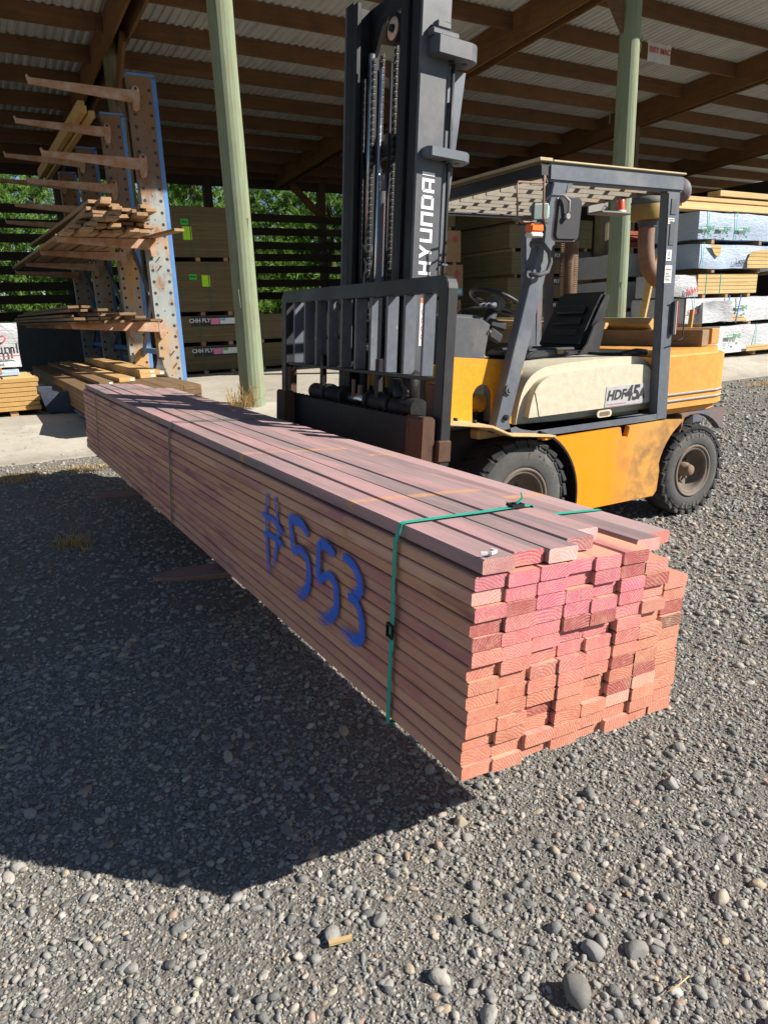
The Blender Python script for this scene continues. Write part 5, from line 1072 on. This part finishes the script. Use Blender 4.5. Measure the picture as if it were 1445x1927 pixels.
mb=rippled(11.42,12.06,8.94,9.8,1.60,1.98,.022,31,8); o=obj('loose_wrapping',mb,M['wrap_grey'],None,at=(11.6,9.2,1.6)); tag(o,'heap of grey plastic wrapping with red lettering lying against the yellow timber pack','wrapping')
mb=MB(); mb.addmesh(text_mesh('kiwi',.20,.003,.2,.001),frame((11.82,8.86,1.70),(1,0,.22),(0,0,1))); t=obj('lettering',mb,M['red_ink'],None,at=(11.6,9.2,1.6)); t.location=(0,0,0); t.parent=o
GR='loose boards on top of the right stack'
for k,(x0,x1,y,z,h,l) in enumerate(((11.5,15.8,9.05,3.17,.12,'thick pale beam lying lowest on top of the blue wrapped pack'),(11.75,15.8,9.12,3.30,.07,'middle pale board on top of the blue wrapped pack'),(12.62,15.8,9.1,3.42,.10,'topmost pale board, set back to the right on the wrapped packs'),(11.2,12.9,9.0,3.115,.045,'thin short board under the pale beam on the wrapped pack'))):
    mb=MB(); mb.box(x0,x1,y-.07,y+.2,z-h/2,z+h/2,.004); tag(obj('sawn_timber',mb,M['pine_x'],None,at=(x0,y,z)),l,'timber',GR)
for k in range(3):
    mb=MB(); mb.box(11.95,12.7,10.5,10.9,2.62+.10*k,2.70+.10*k,.004); tag(obj('red_board',mb,M['red_board'],None,at=(11,10.5,2.6)),['lowest','middle','highest'][k]+' of three dark red boards behind the air cleaner pipe','board','red boards behind the air cleaner')
mb=MB(); mb.beam((10.05,8.62,FZ),(10.62,8.75,2.30),.13,.05,(1,0,0),.004); tag(obj('leaning_plank',mb,M['pine']),'single plank leaning beside the right hand green pole','plank')
mb=MB(); mb.beam((11.62,8.7,1.0),(11.72,8.75,1.36),.08,.04,(1,0,0),.004); tag(obj('orange_offcut',mb,M['orange_beam']),'short orange timber offcut standing against the white wrapped pack','offcut')
# left-hand packs
p=pack(-1.6,.66,10.0,11.3,.98,1.50,'wrap_white','white wrapped pack with dark lettering and a red leaf mark at the left edge','packs at the left edge',(),wrapped=True,seed=8)
words_on(p,'KiwiLuml',.33,1.20,9.955,.17,'dark_ink',.002); label_on(p,-.3,.65,1.115,1.125,9.957,'red_ink'); words_on(p,'NZ Pine - A Treated',.30,1.075,9.955,.055,'dark_ink',.001)
mb=MB(); mb.tube([(.40,9.95,1.29),(.44,9.95,1.34),(.50,9.95,1.36),(.53,9.95,1.33),(.50,9.95,1.29),(.46,9.95,1.265)],.010,6); part('leaf_mark',mb,M['red_ink'],p)
p=pack(-1.6,.62,10.02,11.2,.88,.955,'wrap_blue','thin blue wrapped layer between the white and yellow packs at the left edge','packs at the left edge',(),wrapped=False,bear=False)
p=pack(-1.6,.76,9.75,11.0,.47,.87,'stack_face','yellow timber pack with a black strap at the left edge on the slab','packs at the left edge',(.40,),'strap_black')
for k in range(7):
    for q in range(6):
        mb=MB(); mb.box(-1.6,.765+rnd.uniform(-.01,.035),9.72+.21*q,9.72+.21*q+.2,.475+.056*k,.475+.056*k+.05,.003)
        if q==0 or k==6: part('pack_board',mb,M['yellow_pine'],p)
        else: mb.bm.free()
# ------------------------------------------------------------------ pine trees and shrubs beyond the slats
def foliage(seed,H,Rb,whorls,per,tuft_n,blade,name='crown',low=.25):
    g=np.random.default_rng(seed); V=[];Fc=[]
    for wv in range(whorls):
        h=low+(H-low)*(wv/whorls)**.95; rad=Rb*(1-(h/H)**1.6)*g.uniform(.75,1.1)+.25
        for b in range(per):
            az=g.uniform(0,6.283); L=rad*g.uniform(.65,1.12); up=g.uniform(.05,.55)
            for t in np.linspace(.22,1,max(3,int(L*3.4))):
                c=np.array([math.cos(az)*L*t,math.sin(az)*L*t,h+L*up*t*t]); c+=g.normal(0,.12,3)
                m=tuft_n; d=g.normal(0,1,(m,3)); d+=np.array([math.cos(az)*.7,math.sin(az)*.7,.9]); d/=np.linalg.norm(d,axis=1)[:,None]
                ln=blade*g.uniform(.6,1.25,m)[:,None]; sd=np.cross(d,g.normal(0,1,(m,3))); sd/=np.linalg.norm(sd,axis=1)[:,None]; wd=ln*.095
                base=c+g.normal(0,.05,(m,3)); i0=len(V)*3
                V.append(np.stack([base-sd*wd,base+sd*wd,base+d*ln],1).reshape(-1,3))
    P=np.concatenate(V); n=len(P)//3; me=bpy.data.meshes.new(name); me.from_pydata(P.tolist(),[],np.arange(n*3).reshape(-1,3).tolist()); return me
def trunkm(H,r,seed):
    rr=random.Random(seed); mb=MB(); mb.tube([(0,0,0),(.05,.02,H*.3),(-.03,.06,H*.6),(0,0,H*.95)],r,8,[r,r*.8,r*.5,r*.15])
    for k in range(16):
        z=H*(.1+.05*k); a=rr.uniform(0,6.28); L=1.8*(1-z/H)+.3; mb.tube([(0,0,z),(math.cos(a)*L*.5,math.sin(a)*L*.5,z+.15*L),(math.cos(a)*L,math.sin(a)*L,z+.45*L)],r*.2,5,[r*.28,r*.18,r*.06])
    me=bpy.data.meshes.new('trunk'); mb.bm.to_mesh(me); mb.bm.free(); me.materials.append(M['bark']); return me
TK=[]
for k in range(3):
    c=foliage(50+k,(8.8,7.6,9.6)[k],(2.5,2.9,2.3)[k],24,8,17,.34); c.materials.append(M['pine_leaf']); TK.append((c,trunkm((8.8,7.6,9.6)[k],.2,k)))
TR=[(2.2,29.5,0),(-1.4,31,1),(5.6,30,1),(8.8,29.2,2),(11.6,30.5,0),(14.8,29.5,1),(18,30.5,2),(21.5,30,0),(3.8,35,2),(10.2,35.5,1),(16.5,36,0),(.2,36.5,0),(25,31,1)]
TL=['leftmost near pine tree seen under the eave past the rack','pine tree standing outside the left edge behind the rack','bushy pine between the rack and the left green pole','tall narrow pine directly right of the left green pole','pine seen left of the forklift mast above the slats','broad pine hidden mostly by the mast and packs','narrow pine behind the olive timber packs','pine behind the mirror and weathered post','tall thin pine in the second row behind the rack','broad pine in the second row right of the left pole','second row pine behind the carton stack','second row pine at the far left under the eave','bushy pine behind the right stack']
for (x,y,k),l in zip(TR,TL):
    t=thing('pine_tree',l,'tree',(x,y,.4),'pine trees beyond the slatted wall'); sc=rnd.uniform(.9,1.12)*(.72 if x<2.5 else 1); t.scale=(sc,sc,sc); t.rotation_euler=(0,0,rnd.uniform(0,6.28))
    for nm,me in zip(('crown','trunk'),TK[k]): o=bpy.data.objects.new(nm,me); link(o); o.parent=t
SK=foliage(90,1.5,1.1,9,8,12,.30,'shrub',.05); SK.materials.append(M['shrub_leaf'])
for k,(x,y) in enumerate(((2.0,27.2),(4.6,27.8),(7.6,27.4),(9.6,27.9),(12.6,27.5),(15.0,27.6),(18.4,27.3),(.0,27.8))):
    o=bpy.data.objects.new('shrub',SK); link(o); o.location=(x,y,.4); sc=rnd.uniform(.8,1.3); o.scale=(sc,sc,sc*rnd.uniform(.8,1.2)); o.rotation_euler=(0,0,rnd.uniform(0,6)); tag(o,'low green shrub '+['left of the rack seen through the low slats','behind the front rack column','right of the left green pole','between the left pole and the mast','behind the mast','behind the olive packs','behind the mirror','at the far left edge'][k],'shrub','shrubs below the pines')
